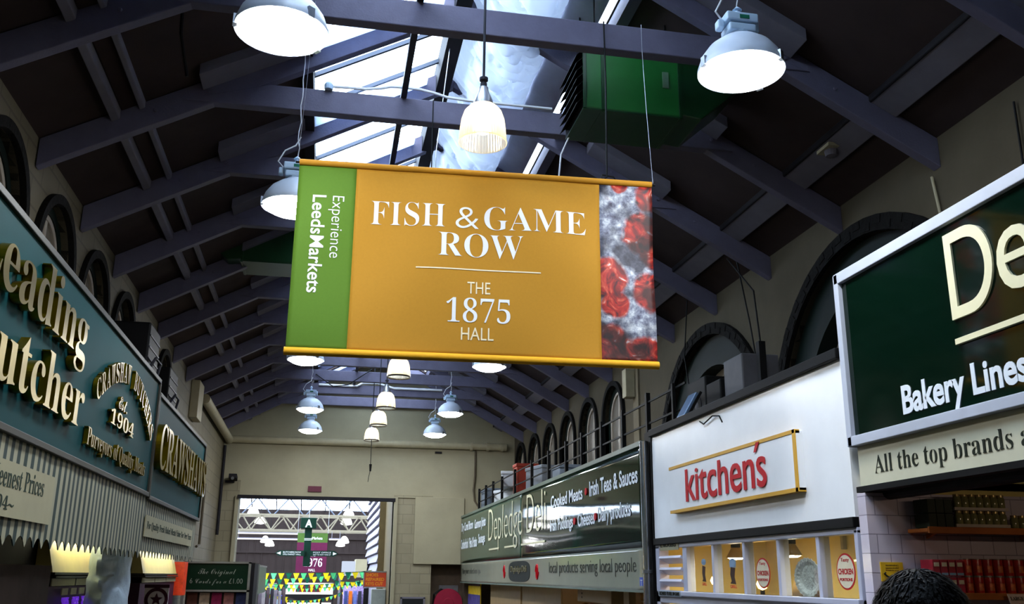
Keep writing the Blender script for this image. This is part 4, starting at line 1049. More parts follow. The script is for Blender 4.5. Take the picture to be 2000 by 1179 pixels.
def tin(x, y, z, label):
    t = thing('red_tin', label, 'tin', (x, y, z), 'red tins on the lower shelf')
    mb = MB(); mb.lathe([(.0, .003), (.030, .003), (.031, .006), (.031, .094), (.030, .097), (.0, .097)], (x, y, z), 20); mb.build('body', M_tin, t, smooth=True)
    mb = MB()
    for h in (0, .095): mb.lathe([(.029, h), (.032, h), (.032, h + .005), (.029, h + .005), (.029, h)], (x, y, z), 20)
    mb.build('rim', M_tinr, t)
    mb = MB(); n = 5
    mb.grid(lambda u, v: Vector((x + .0316 * math.sin(-.5 + u), y - .0316 * math.cos(-.5 + u), z + .022 + .04 * v)), n, 1); mb.build('picture', mat('orange printed label', 'c0683a', .4, vary=.4, scale=40), t)
    return t
t0 = tin(3.705, 5.165, 1.677, 'first red tin from the left in the bottom row on the lower shelf')
for i in range(1, 9): dup(t0, (3.705 + i * .069, 5.165, 1.677), '%s red tin from the left in the bottom row on the lower shelf' % ORD[i])
for i in range(8): dup(t0, (3.705 + i * .069, 5.165, 1.777), '%s red tin from the left in the top row on the lower shelf' % ORD[i])
for r in range(2):
    for i in range(4):
        x = 3.475 + i * .05; z = 1.678 + r * .098
        t = thing('crimson_carton', '%s crimson carton from the left, %s row beside the red tins' % (ORD[i], ('bottom', 'top')[r]), 'carton', (x, 5.16, z), 'crimson cartons on the lower shelf')
        MB().box(x, x + .046, 5.14, 5.26, z, z + .094).build('box', M_box2, t, bevel=.003)
        MB().box(x + .008, x + .040, 5.138, 5.14, z + .055, z + .078).build('white_print', M_stw, t)
        if r: MB().box(x + .003, x + .043, 5.137, 5.14, z + .006, z + .020).build('blue_band', M_stl, t)
pc = thing('price_card', 'tilted white price card with red figures below the tins', 'price card', (3.93, 5.08, 1.56))
ux, uz = Vector((.93, -.06, .0)).normalized(), Vector((-.30, .0, .95)).normalized()
c0 = Vector((3.925, 5.08, 1.565))
MB().obox(c0 + ux * .075 + uz * .06, ux, ux.cross(uz), uz, .075, .002, .062).build('card', mat('cream card', 'd8c4b8', .6), pc)
lettering('£1.20', M_str, pc, c0 + ux * .01 + uz * .008 + Vector((0, -.0025, 0)), ux, uz, .125, .038, 'sans', .03, .001)
lettering('SAVE', M_str, pc, c0 + ux * .05 + uz * .055 + Vector((0, -.0025, 0)), ux, uz, .045, .012, 'sans', .02, .001)
lettering('LARGE TIN', M_ink2, pc, c0 + ux * .01 + uz * .085 + Vector((0, -.0025, 0)), ux, uz, .13, .022, 'serif', 0, .001)
def shop_tube(x, y, z, L, label, s=34):
    t = thing('fluorescent_light', label, 'light', (x, y, z)); mb = MB(); mb.cyl((x, y, z), (x + L, y, z), .014, n=10); mb.build('tube', emis('shop tube', (1, .74, .5), s), t)
    MB().box(x - .03, x + L + .03, y - .03, y + .03, z + .02, z + .06).build('batten', M_white, t)
    zt = 2.39 if y < 5 else 2.92; mb = MB(); mb.cyl((x + .1, y, z + .05), (x + .1, y, zt), .008, n=6); mb.cyl((x + L - .1, y, z + .05), (x + L - .1, y, zt), .008, n=6); mb.build('rods', M_white, t)
shop_tube(3.75, 3.4, 2.28, .55, 'fluorescent tube on the grocery shop ceiling')

# --- deli counter under the long fascia
M_ply = mat('pale peach cupboard', 'c6a87c', .5, vary=.06)
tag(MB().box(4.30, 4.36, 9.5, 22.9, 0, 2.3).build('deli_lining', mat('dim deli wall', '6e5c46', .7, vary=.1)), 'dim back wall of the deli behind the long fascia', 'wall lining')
def cupboard(y0, y1, z0, z1, x, label):
    t = thing('cupboard', label, 'cupboard', (x, (y0 + y1) / 2, z0))
    MB().box(x, x + .4, y0, y1, z0, z1).build('body', M_ply, t, bevel=.006)
    mb = MB(); mb.box(x - .018, x, y0 + .02, y1 - .02, z0 + .02, z1 - .12); mb.build('door', M_ply, t, bevel=.005)
cupboard(17.2, 20.4, .8, 1.72, 3.5, 'pale peach cupboard under the long deli fascia, next to the poster'); cupboard(14.2, 17.1, .8, 1.72, 3.5, 'pale peach cupboard in the middle of the deli')
bx = thing('vent_box', 'cream box with punched holes hanging in the deli', 'box', (3.45, 12.4, 1.42)); MB().box(3.45, 3.7, 11.55, 13.15, 1.44, 1.75).build('body', M_ply, bx, bevel=.01)
mb = MB()
for i in range(3): mb.cyl((3.445, 12.9, 1.50 + i * .05), (3.452, 12.9, 1.50 + i * .05), .012, n=8)
mb.build('holes', M_black, bx)
tag(MB().box(3.42, 3.5, 10.75, 10.95, .9, 1.8).build('counter_post', M_ply), 'cream post between the box and the red packets in the deli', 'post')
mb = MB(); mb.tube([(4.28, 13.9, 2.0), (4.28, 13.9, 1.5), (4.28, 13.6, 1.46), (4.28, 13.2, 1.46)], .03); tag(mb.build('waste_pipe', M_pipe), 'cream bent pipe on the deli back wall', 'pipe')
tag(MB().box(3.5, 4.0, 9.5, 10.7, 1.36, 1.38).build('counter_shelf', M_ply), 'pale shelf holding red packets in the deli', 'shelf')
M_pk = [mat('orange red packet', 'c8401c', .4, vary=.35, scale=18), mat('deep red packet', '8e1a16', .4, vary=.3, scale=18), mat('amber packet', 'c88a30', .4, vary=.3, scale=18)]
for i in range(12):
    y = 9.55 + (i % 6) * .19; z = 1.38 + (i // 6) * .13
    tag(MB().box(3.52, 3.62, y, y + .16, z, z + .12).build('food_packet', M_pk[(i * 7) % 3], bevel=.015), '%s packet from the right in the %s row on the deli shelf' % (ORD[i % 6], ('lower', 'upper')[i // 6]), 'packet', 'packets on the deli shelf')
for i in range(5):
    mb = MB(); y = 11.6 + i * .33; mb.lathe([(0, -.10), (.09, -.07), (.13, 0), (.10, .07), (0, .10)], (3.5, y, 1.33), 14); tag(mb.build('cooked_ham', M_pk[(i + 1) % 3] if i != 2 else M_ply, smooth=True), '%s rounded ham from the right below the cream box' % ORD[i], 'ham', 'hams below the cream box')
shop_tube(3.6, 18.0, 2.0, .6, 'fluorescent tube in the far part of the deli', 30); shop_tube(3.6, 12.6, 2.0, .6, 'fluorescent tube in the near part of the deli', 30); shop_tube(3.6, 15.4, 2.0, .6, 'fluorescent tube in the middle of the deli', 30)
po2 = thing('yellow_poster', 'yellow and blue poster at the far end of the deli counter', 'poster', (3.3, 21.5, 1.2)); MB().box(3.30, 3.32, 20.6, 22.3, 1.15, 1.62).build('sheet', mat('yellow poster', 'c8a818', .6, vary=.25, scale=9), po2); MB().box(3.292, 3.30, 20.6, 22.3, 1.15, 1.38).build('lower_picture', mat('violet picture', '4c4484', .6, vary=.4, scale=7), po2); MB().box(3.292, 3.30, 20.6, 22.3, 1.56, 1.62).build('top_band', M_plum, po2)

# --- railing and clutter on the stall roofs
tag(MB().box(SX + .05, XR, 9.46, 22.95, 2.9, 2.98).build('stall_roof', M_dark), 'dark flat roof of the deli behind the railing', 'roof')
tag(MB().box(SX + .06, XR, 5.42, 9.46, 3.0, 3.08).build('stall_roof', M_dark), 'dark flat roof of the shop with the white fascia', 'roof')
rl = thing('railing', 'black steel railing along the top of the long deli fascia', 'railing', (3.3, 15, 3.1))
rys = [9.62, 10.50, 11.38, 12.33, 13.2, 14.3, 15.55, 17.0, 18.3, 19.3, 20.2, 21.1]
for y in rys: MB().box(3.30, 3.345, y - .025, y + .025, 3.0, 3.62 if y > 9.7 else 3.66).build('post', M_black, rl)
for z in (3.56, 3.33): MB().box(3.315, 3.33, 8.5, 21.1, z - .01, z + .01).build('rail', M_black, rl)
MB().box(3.28, 3.31, 8.75, 8.79, 3.15, 3.60).build('post', M_black, rl)
def clutter(name, label, cat, x, y, z, w, d, h, m, rz=0.0, kind='crate'):
    t = thing(name, label, cat, (x, y, z))
    c, s_ = math.cos(rz), math.sin(rz); ax, ay = (c, s_, 0), (-s_, c, 0)
    MB().obox((x, y, z + h / 2), ax, ay, (0, 0, 1), w / 2, d / 2, h / 2).build('body', m, t, bevel=.012)
    MB().obox((x, y, z + h - .03), ax, ay, (0, 0, 1), w / 2 + .012, d / 2 + .012, .03).build('rim', m, t, bevel=.01)
M_cl = [mat('white crate', 'b4b8bc', .5), mat('grey plastic crate', '7a7e84', .5), mat('red crate', '9a3a2a', .5), mat('blue grey tub', '68727e', .5), mat('cardboard', '8a7858', .7)]
clutter('storage_crate', 'grey crate at the far end of the railing', 'crate', 3.6, 20.9, 2.98, .45, .6, .62, M_cl[3])
clutter('storage_crate', 'white crate stacked crooked behind the far railing posts', 'crate', 3.72, 19.0, 2.98, .5, .8, .45, M_cl[0], .4)
clutter('storage_crate', 'white crate resting on top of the crooked one', 'crate', 3.6, 18.6, 3.43, .45, .6, .3, M_cl[0], -.2)
clutter('storage_crate', 'red edged crate behind the railing near the white ones', 'crate', 3.6, 17.4, 2.98, .4, .35, .78, M_cl[2])
clutter('storage_crate', 'pale tub upright behind the middle of the railing', 'crate', 3.75, 16.3, 2.98, .5, .7, .62, M_cl[1], .2)
clutter('storage_crate', 'grey tub behind the middle of the railing, right of the pale one', 'crate', 3.8, 15.0, 2.98, .4, .5, .5, M_cl[3])
tag(MB().box(XR - .03, XR, 13.3, 13.55, 3.0, 4.9).build('wall_pier', M_creamR), 'cream pier on the right wall where the small arched windows begin', 'pier')
tag(MB().box(XR - .18, XR - .03, 13.42, 13.6, 4.35, 4.78).build('wall_box', M_pipe, bevel=.01), 'cream box high on the pier of the right wall', 'box')
# things standing on the roof behind the white fascia
sp = thing('loudspeaker', 'black loudspeaker on the roof behind the white fascia', 'loudspeaker', (3.62, 8.6, 3.08)); MB().box(3.48, 3.74, 8.4, 8.86, 3.08, 3.62).build('cabinet', M_black, sp, bevel=.015)
mb = MB(); mb.lathe([(.0, 0), (.09, .01), (.11, .02), (.12, .0)], (3.475, 8.63, 3.35), 20, 'x'); mb.build('cone', M_runner, sp)
fx = thing('floodlight', 'small floodlight tilted on the top edge of the white fascia', 'floodlight', (3.3, 8.35, 3.19)); MB().obox((3.27, 8.33, 3.30), (0, 1, 0), (.5, 0, .85), (.85, 0, -.5), .10, .13, .02).build('housing', mat('blue grey casting', '58708c', .35, metal=.4), fx, bevel=.008); MB().box(3.25, 3.30, 8.28, 8.38, 3.19, 3.26).build('bracket', M_black, fx); MB().obox((3.285, 8.33, 3.29), (0, 1, 0), (.5, 0, .85), (.85, 0, -.5), .12, .15, .012).build('bezel', M_black, fx)
tag(MB().box(3.5, 3.85, 7.6, 8.0, 3.08, 3.66).build('equipment_box', mat('dull grey casing', '4a4a4e', .5), bevel=.012), 'dull grey equipment box behind the white fascia, right of the loudspeaker', 'box')
tag(MB().box(3.48, 3.9, 8.05, 8.38, 3.08, 3.52).build('equipment_box', M_black, bevel=.012), 'black equipment box between the loudspeaker and the grey box', 'box')
ps = thing('antenna_post', 'short black post with a thin rod up to the roof truss foot', 'post', (3.6, 7.42, 3.08)); MB().box(3.57, 3.63, 7.39, 7.45, 3.08, 3.72).build('post', M_black, ps); mb = MB(); mb.tube([(3.6, 7.42, 3.7), (3.75, 7.8, 4.3), (3.98, 8.85, 4.98)], .008); mb.build('rod', M_black, ps)
mb = MB(); mb.tube([(3.9, 8.0, 3.1), (4.05, 8.55, 4.2), (4.1, 8.87, 4.95)], .008); tag(mb.build('stay_rod', M_black), 'thin black stay rod slanting to the foot of a right hand rafter', 'rod')
mb = MB(); mb.tube([(3.7, 9.2, 3.1), (3.95, 10.1, 4.2), (4.1, 10.32, 4.95)], .008); tag(mb.build('stay_rod', M_black), 'thin black stay rod in front of the second big arched window', 'rod')
mb = MB(); mb.tube([(XR - .03, 6.05, 4.75), (XR - .03, 6.0, 4.4), (XR - .04, 5.9, 4.15), (XR - .03, 5.84, 4.1)], .012); tag(mb.build('cable', M_pipe), 'pale cable hanging down the right wall from a rafter foot', 'cable')
mb = MB(); mb.tube([(XR - .03, 5.1, 4.9), (XR - .03, 5.1, 3.7)], .008); tag(mb.build('cable', M_black), 'thin dark cable running down the upper right wall', 'cable')
det = thing('roof_sensor', 'small grey fitting on the right purlin between the first two trusses', 'fitting', (4.0, 6.75, 5.2)); mb = MB(); mb.lathe([(0, 0), (.05, .01), (.06, .06), (0, .08)], (4.02, 6.72, zb(4.02) - .12), 14); mb.build('head', M_white, det); mb = MB(); mb.box(3.94, 4.12, 6.62, 6.82, zb(4.02) - .06, zb(4.02) - .03); mb.build('plate', M_pipe, det)
# ------------------------------------------------------------------ fixtures on the end wall
mb = MB(); mb.cyl((XL + .06, Y1 - .11, 4.77), (4.25, Y1 - .11, 4.79), .085, n=18)
dr = thing('drain_pipe', 'cream drain pipe running across the end wall above the doorway', 'pipe', (CX, Y1 - .11, 4.7)); mb.build('pipe', M_pipe, dr, smooth=True)
mb = MB()
for x in (1.0, 3.35, 3.75, 4.1): mb.cyl((x, Y1 - .11, 4.785), (x + .07, Y1 - .11, 4.785), .105, n=18)
mb.build('couplings', M_pipe, dr)
mb = MB(); mb.cyl((XL + .12, 17.9, 4.83), (XL + .12, Y1 - .1, 4.75), .09, n=18); tag(mb.build('drain_pipe', M_pipe, smooth=True), 'cream drain pipe along the top of the left wall into the corner', 'pipe')
cc = thing('security_camera', 'small dark security camera on a bracket left of the doorway', 'camera', (-2.15, Y1 - .1, 3.85)); MB().obox((-2.12, Y1 - .18, 3.89), (1, 0, 0), (0, 1, -.2), (0, .2, 1), .09, .13, .05).build('body', M_dark, cc, bevel=.01); MB().box(-2.3, -2.1, Y1 - .06, Y1, 3.78, 3.83).build('bracket', M_dark, cc); mb = MB(); mb.cyl((-2.12, Y1 - .31, 3.86), (-2.12, Y1 - .33, 3.855), .035, n=12); mb.build('lens', M_steel, cc)
tag(MB().box(-.43, -.12, Y1 - .03, Y1, 3.62, 3.75).build('maroon_plate', mat('maroon plate', '5c2a38', .5)), 'small maroon plate centred above the doorway', 'plate')
mb = MB(); mb.tube([(3.5, Y1 - .04, 4.72), (3.5, Y1 - .04, 4.1), (3.47, Y1 - .04, 3.75), (3.5, Y1 - .05, 3.5), (3.62, Y1 - .06, 3.33), (3.9, Y1 - .06, 3.25)], .022); tag(mb.build('cable', mat('brown cable', '5a5040', .6)), 'brown cable hanging from the drain pipe at the right of the end wall', 'cable')
mb = MB(); mb.tube([(.83, 19.4, 4.44), (.835, 19.4, 3.88)], .007); mb.cyl((.835, 19.4, 3.9), (.835, 19.4, 3.76), .028, .018, n=10); mb.tube([(.835, 19.4, 3.78), (.81, 19.4, 3.66), (.80, 19.4, 3.55)], .006); tag(mb.build('pull_cord', M_black), 'black pull cord with a plug hanging below the lowest glass pendant', 'cord')
tag(MB().box(2.52, 2.68, Y1 - .05, Y1, 4.60, 4.645).build('wall_vent', M_dark), 'small dark slot fitting under the drain pipe', 'vent')
wire([(-.30, 20.43, 5.67), (.5, 20.43, 5.67), (.62, 20.43, 5.74), (.95, 20.43, 5.755), (1.15, 20.43, 5.70), (1.3, 20.43, 5.655), (2.35, 20.43, 5.66)], 'white conduit with a hump on a far collar above the small lamps', .024, M_wcable, 'conduit', 'conduit')
wire([(-.35, 18.98, 5.6), (.0, 18.9, 5.35), (.3, 18.9, 5.4), (.75, 18.98, 5.75)], 'thin black cable looping under a far collar on the left', .010, M_black, 'cable', 'cable')
nb = thing('notice_board', 'black framed board low on the pier right of the doorway', 'board', (2.1, Y1 - .02, .7)); MB().box(1.85, 2.36, Y1 - .03, Y1, .7, 1.26).build('board', mat('black board', '14181c', .3), nb); mb = MB(); mb.box(1.82, 2.39, Y1 - .04, Y1, 1.25, 1.29); mb.box(1.82, 1.86, Y1 - .04, Y1, .7, 1.28); mb.box(2.35, 2.39, Y1 - .04, Y1, .7, 1.28); mb.build('frame', M_white, nb)
hr = thing('hose_reel', 'dark red fire hose reel in the recess right of the doorway', 'hose reel', (2.92, Y1 + .2, .8)); mb = MB(); mb.lathe([(0, -.06), (.12, -.06), (.13, -.04), (.33, -.04), (.34, 0), (.33, .04), (.13, .04), (.1, .07), (0, .07)], (2.95, Y1 + .14, 1.14), 36, 'y'); mb.build('reel', mat('hose reel red', '8a1230', .35), hr, smooth=True); mb = MB(); mb.lathe([(.14, -.09), (.27, -.09), (.27, .09), (.14, .09)], (2.95, Y1 + .2, 1.14), 30, 'y'); mb.build('hose', M_black, hr); mb = MB(); mb.tube([(2.60, Y1 + .2, 1.0), (2.62, Y1 + .18, 1.35), (2.78, Y1 + .18, 1.46), (2.9, Y1 + .2, 1.42)], .025); mb.build('hose_end', M_black, hr)
tag(MB().box(2.75, 3.2, Y1 + .30, Y1 + .375, .9, 1.55).build('reel_backboard', mat('grey backboard', '5c5a5c', .6)), 'grey backboard behind the red hose reel', 'board')

# card stall in front of the left of the doorway
M_cgreen = mat('dark green sign board', '0b2a1a', .4, vary=.08, spec=.12); M_cfr = mat('aluminium sign frame', '8a8c88', .4, metal=.5); M_script = mat('silver script', 'a8b0a4', .4, metal=.3)
cs = thing('card_stall', 'green card stall with script lettering in front of the doorway, left', 'stall', (-1.7, 17.3, 0))
MB().box(-2.20, -1.20, 17.0, 17.9, 1.50, 1.93).build('sign_board', M_cgreen, cs)
mb = MB(); mb.box(-2.24, -1.16, 16.97, 17.02, 1.925, 1.955); mb.box(-2.24, -1.16, 16.97, 17.02, 1.475, 1.505); mb.box(-2.24, -2.2, 16.97, 17.02, .4, 1.95); mb.box(-1.20, -1.16, 16.97, 17.02, .4, 1.95); mb.build('frame', M_cfr, cs)
lettering('The Original', M_script, cs, (-2.0, 16.995, 1.715), (1, 0, 0), UZ, .60, .125, 'script', -.012, .004)
lettering('6 Cards for a £1.00', M_script, cs, (-2.12, 16.995, 1.575), (1, 0, 0), UZ, .84, .11, 'script', -.012, .004)
MB().box(-1.16, -1.10, 17.0, 17.9, .5, 1.94).build('side_panel', M_dark, cs)
gp = MB().box(-1.13, -1.09, 18.0, 20.4, 1.42, 1.90).build('green_side_board', mat('mid green board', '3c5c40', .4), cs)
mb = MB(); mb.box(-1.14, -1.08, 17.96, 18.02, .5, 1.93); mb.box(-1.14, -1.08, 18.0, 20.4, 1.89, 1.92); mb.build('side_frame', M_cfr, gp)
MB().box(-2.2, -1.2, 17.25, 17.3, .4, 1.5).build('card_rack', M_in, cs)
for i, c in enumerate(('7a4a3c', 'd8c0a8', 'b8366e', 'c88a8e', '46548e')):
    x = -2.16 + i * .195; tag(MB().box(x, x + .16, 17.18, 17.2, 1.24, 1.455).build('greeting_card', mat('card ' + c, c, .6, vary=.3, scale=14)), '%s greeting card from the left in the top row of the card stall' % ORD[i], 'card', 'greeting cards in the top row')
    tag(MB().box(x, x + .16, 17.18, 17.2, .98, 1.20).build('greeting_card', mat('card ' + c, c)), '%s greeting card from the left in the row below the top' % ORD[i], 'card', 'greeting cards in the second row')

# ------------------------------------------------------------------ the hall beyond the doorway
M_brown = mat('brown cladding', '281f1d', .8, vary=.12, scale=2); M_slat = mat('white lilac slats', '7c7888', .5, vary=.05)
FY = 42.0
mb = MB(); mb.box(-9, 9, FY, FY + .3, 0, 4.4)
structure(mb.build('wall_far', M_brown)); structure(MB().box(-9.2, -9, Y1 + .4, FY, 0, 6).build('wall_far_left', M_brown)); structure(MB().box(9, 9.2, Y1 + .4, FY, 0, 6).build('wall_far_right', M_brown))
mb = MB()
for i in range(60): mb.box(-8.8 + i * .3, -8.76 + i * .3, FY - .03, FY, 0, 4.4)
mb.box(-9, 9, FY - .08, FY, 3.2, 3.3); mb.box(-9, 9, FY - .06, FY, 2.62, 2.70)
structure(mb.build('trim_11', M_brown))
fo = thing('window_51', '', 'window', (0, 38, 4), kind='structure'); del fo['label'], fo['category']
ga, gb = Vector((0, FY, 4.4)), Vector((0, 25.0, 10.2))
mb = MB(); mb.prism([(-9, ga.y, ga.z), (-9, gb.y, gb.z), (-9, gb.y, gb.z + .01), (-9, ga.y, ga.z + .01)], (18, 0, 0)); mb.build('pane', M_pane, fo)
mb = MB()
for i in range(19):
    x = -9 + i; d = .02; mb.prism([(x - d, ga.y, ga.z - .06), (x - d, gb.y, gb.z - .06), (x - d, gb.y, gb.z), (x - d, ga.y, ga.z)], (2 * d, 0, 0))
mb.box(-9, 9, FY - 1.6, FY - 1.55, 4.75, 4.85); mb.build('glazing_bars', M_gframe, fo)
M_lat = mat('cream lattice steel', '6e6656', .6, vary=.08)
def lattice(y, z0, z1, pitch, label, m):
    t = thing('lattice_girder', label, 'girder', (0, y, z0)); mb = MB()
    for z in (z0, z1): mb.box(-9, 9, y - .04, y + .04, z - .035, z + .035)
    mb.build('chords', m, t); mb = MB(); x = -7; k = 0
    while x < 6.9:
        a, b = ((x, y, z0), (x + pitch, y, z1)) if k % 2 == 0 else ((x, y, z1), (x + pitch, y, z0)); mb.tube([a, b], .028, 6); x += pitch; k += 1
    mb.build('web', m, t)
lattice(37.5, 3.36, 3.92, .36, 'cream lattice girder across the far hall, the nearer and lower one', M_lat); lattice(38.6, 3.36, 3.92, .50, 'cream lattice girder directly behind the first one', M_lat); lattice(39.5, 3.98, 4.7, .62, 'darker lattice girder silhouetted against the far roof glass', M_gframe)
for i, (x, z, L) in enumerate(((-3.2, 3.22, 2.6), (-3.2, 3.02, 2.55), (.2, 3.04, .5))):
    t = thing('strip_light', ('upper', 'lower', 'short right hand')[i] + ' of the thin strip lights below the far girders', 'light', (x, 37.3, z)); MB().box(x, x + L, 37.28, 37.32, z - .02, z + .02).build('tube', emis('far strip', (1, 1, 1), 3 if i else 1.4), t); MB().box(x, x + L, 37.29, 37.34, z + .02, z + .05).build('batten', M_white, t); mb = MB(); mb.cyl((x + .1, 37.31, z + .04), (x + .1, 37.47, 3.36), .008, n=6); mb.cyl((x + L - .1, 37.31, z + .04), (x + L - .1, 37.47, 3.36), .008, n=6); mb.build('rods', M_white, t)
M_farlamp = emis('far hall lamp', (1, 1, 1), 14)
def far_lamp(x, y, z, s, label):
    t = thing('high_bay_lamp', label, 'lamp', (x, y, z), 'lamps of the far hall')
    mb = MB(); mb.lathe([(.0, .30), (.08, .28), (.18, .16), (.24, .0), (.2, -.04), (0, -.06)], (x, y, z), 20); mb.v = [Vector((x, y, z)) + (v - Vector((x, y, z))) * s for v in mb.v]; mb.build('diffuser', M_farlamp, t, smooth=True)
    mb = MB(); mb.cyl((x, y, z + .28 * s), (x, y, 4.42 + (FY - y) / 17 * 5.8), .012, n=6); mb.build('cord', M_black, t)
for i, (x, y, z, s) in enumerate(((-2.75, 39, 4.0, 1.0), (-2.45, 39, 3.70, .95), (.92, 39, 3.98, 1.0), (.85, 39, 3.72, .95), (-2.22, 39, 2.98, .75), (-2.06, 39.4, 2.86, .75), (.80, 39, 3.0, .8), (.66, 39, 2.88, .75))):
    far_lamp(x, y, z, s, ('upper', 'lower')[i % 2] + ' lamp of the %s pair seen through the doorway' % ('high left', 'high right', 'low left', 'low right')[i // 2])
# hanging direction sign
M_sgn = mat('bottle green sign enamel', '082a21', .5, vary=.05)
sg = thing('direction_sign', 'bottle green hanging sign with a letter A and two pointing arms', 'sign', (-.4, 26, 1.95))
MB().box(-.61, -.21, 25.85, 26.15, 2.92, 3.19).build('letter_box', M_sgn, sg, bevel=.01); lettering('A', M_lwhite, sg, (-.49, 25.849, 2.945), (1, 0, 0), UZ, .18, .20, off=.03, depth=.004)
MB().box(-.49, -.31, 25.92, 26.08, 1.97, 2.92).build('post', M_sgn, sg, bevel=.008)
for sgn in (-1, 1):
    c = -.40; xs_ = [c + sgn * .06, c + sgn * .70, c + sgn * .80, c + sgn * .70, c + sgn * .06]
    mb = MB(); mb.prism([(xs_[0], 25.9, 2.22), (xs_[1], 25.9, 2.22), (xs_[2], 25.9, 2.29), (xs_[3], 25.9, 2.36), (xs_[4], 25.9, 2.36)], (0, -.04, 0)); a = mb.build('arm', M_sgn, sg)
    mb = MB(); mb.prism([(c + sgn * .66, 25.858, 2.25), (c + sgn * .76, 25.858, 2.29), (c + sgn * .66, 25.858, 2.33)], (0, -.004, 0)); mb.build('arrow_head', M_lwhite, a)
    for j, s in enumerate((('BUTCHERS ROW', '1976 MARKET HALL'), ('POST OFFICE', 'OUT TO NEW YORK ST'))[sgn > 0]): lettering(s, M_lwhite, a, (c + (-.60 if sgn < 0 else .16), 25.859, 2.298 - j * .055), (1, 0, 0), UZ, .45, .036, depth=.002)
mb = MB(); mb.box(-.495, -.305, 25.915, 25.92, 2.62, 2.635); mb.box(-.495, -.305, 25.915, 25.92, 2.655, 2.67); mb.build('white_bands', M_lwhite, sg)
mb = MB(); mb.cyl((-.4, 26, 3.19), (-.4, 26, 9.88), .012, n=6); mb.build('suspension_wire', M_wire, sg)
# far banner
fb = thing('hanging_banner', 'magenta and green banner in the far hall partly behind the direction sign', 'banner', (-.36, 34, 1.83))
MB().box(-.87, .14, 34, 34.01, 2.82, 3.13).build('green_top', mat('olive banner cloth', '3a541e', .7), fb); MB().box(-.87, .14, 34, 34.01, 1.83, 2.82).build('magenta_cloth', mat('magenta banner cloth', '4a0c2e', .7), fb)
lettering('LeedsMarkets', M_bwh, fb, (-.62, 33.998, 2.92), (1, 0, 0), UZ, .58, .09, depth=.003); lettering('1976', M_bwh, fb, (-.62, 33.998, 2.03), (1, 0, 0), UZ, .62, .27, 'serif', -.006, .003); lettering('HALL', M_bwh, fb, (-.44, 33.998, 1.88), (1, 0, 0), UZ, .22, .08, depth=.003); lettering('THE', M_bwh, fb, (-.40, 33.998, 2.36), (1, 0, 0), UZ, .16, .08, depth=.003)
mb = MB(); mb.tube([(-.87, 34, 3.13), (-.87, 34, 7.15)], .006); mb.tube([(.14, 34, 3.13), (.14, 34, 7.15)], .006); mb.build('wires', M_wire, fb)
# slatted white wall right of the opening and the passage wall
sw = thing('slatted_shutter', 'white slatted shutter wall just through the doorway on the right', 'shutter', (1.5, 29, 0)); MB().box(1.46, 1.55, 25.9, 32.8, 0, 6.0).build('backing', M_slat, sw)
mb = MB()
for i in range(18):
    z = 1.86 + i * .24; mb.prism([(1.46, 25.9, z), (1.38, 25.9, z - .0), (1.46, 25.9, z + .24)], (0, 6.9, 0))
mb.build('slats', M_slat, sw)
structure(MB().box(1.58, 1.66, Y1 + .4, 25.9, 0, 6.0).build('wall_passage', mat('ochre cream passage paint', '54482f', .8, vary=.1)))
structure(MB().box(1.42, 1.66, 25.86, 25.92, 0, 6.0).build('trim_12', mat('ochre cream passage paint', '54482f')))
os_ = thing('orange_sign', 'orange shoe repair sign beside the doorway', 'sign', (1.3, 24.6, 1.48)); MB().box(1.04, 1.58, 24.55, 24.6, 1.49, 1.84).build('board', mat('orange red board', 'c8401c', .45), os_); mb = MB(); mb.box(1.02, 1.6, 24.54, 24.61, 1.83, 1.86); mb.box(1.02, 1.6, 24.54, 24.61, 1.47, 1.495); mb.box(1.02, 1.045, 24.54, 24.61, 1.47, 1.86); mb.box(1.575, 1.6, 24.54, 24.61, 1.47, 1.86); mb.build('frame', M_cfr, os_)
M_oy = mat('yellow orange print', 'e89a28', .5)
for j, s in enumerate(('SHOES', 'REPAIRED', 'KEYS CUT')): lettering(s, M_oy, os_, (1.08, 24.549, 1.735 - j * .105), (1, 0, 0), UZ, (.30, .45, .42)[j], .075, off=.02, depth=.004)
tag(MB().box(1.22, 1.56, 24.3, 24.6, 0, 1.44).build('cabinet', mat('pale grey cabinet', '98a09c', .5), bevel=.01), 'pale grey cabinet standing below the orange sign', 'cabinet')
tag(MB().box(1.04, 1.16, 24.5, 24.6, 0, 1.46).build('dark_post', M_dark), 'dark post under the left edge of the orange sign', 'post')
# bunting
M_fl = [mat('yellow flag', 'e2cc1a', .6), mat('mint flag', '4fbf7a', .6), mat('yellow flag b', 'd8c01c', .6), mat('deep green flag', '0c5a44', .6)]
def bunting(x0, x1, y, z0, z1, sag, n, ph, label):
    t = thing('bunting', label, 'bunting', ((x0 + x1) / 2, y, min(z0, z1) - sag))
    P = lambda u: Vector((x0 + (x1 - x0) * u, y, z0 + (z1 - z0) * u - sag * 4 * u * (1 - u)))
    mb = MB(); mb.tube([P(i / 24) for i in range(25)], .007, 5); mb.build('string', M_sgn, t)
    for i in range(n):
        u0, u1 = (i + .08) / n, (i + .92) / n; a, b = P(u0), P(u1); w = (b - a).length; tip = (a + b) / 2 + Vector((0, .03 * math.sin(i * 2.1), -w * 1.05))
        mb = MB(); l = (a + b) / 2 + (a - b) * .12 + Vector((0, tip.y - y, -w)); r = (a + b) / 2 - (a - b) * .12 + Vector((0, tip.y - y, -w))
        mb.prism([a, b, r, l], (0, .006, 0)); mb.build('flag', M_fl[(i + ph) % 4], t)
bunting(-2.3, 1.38, 26.8, 1.80, 1.86, .02, 19, 0, 'straight top string of yellow and green bunting through the doorway')
bunting(-2.3, 1.38, 27.6, 1.64, 1.90, .08, 20, 1, 'second string of bunting, rising to the right through the doorway')
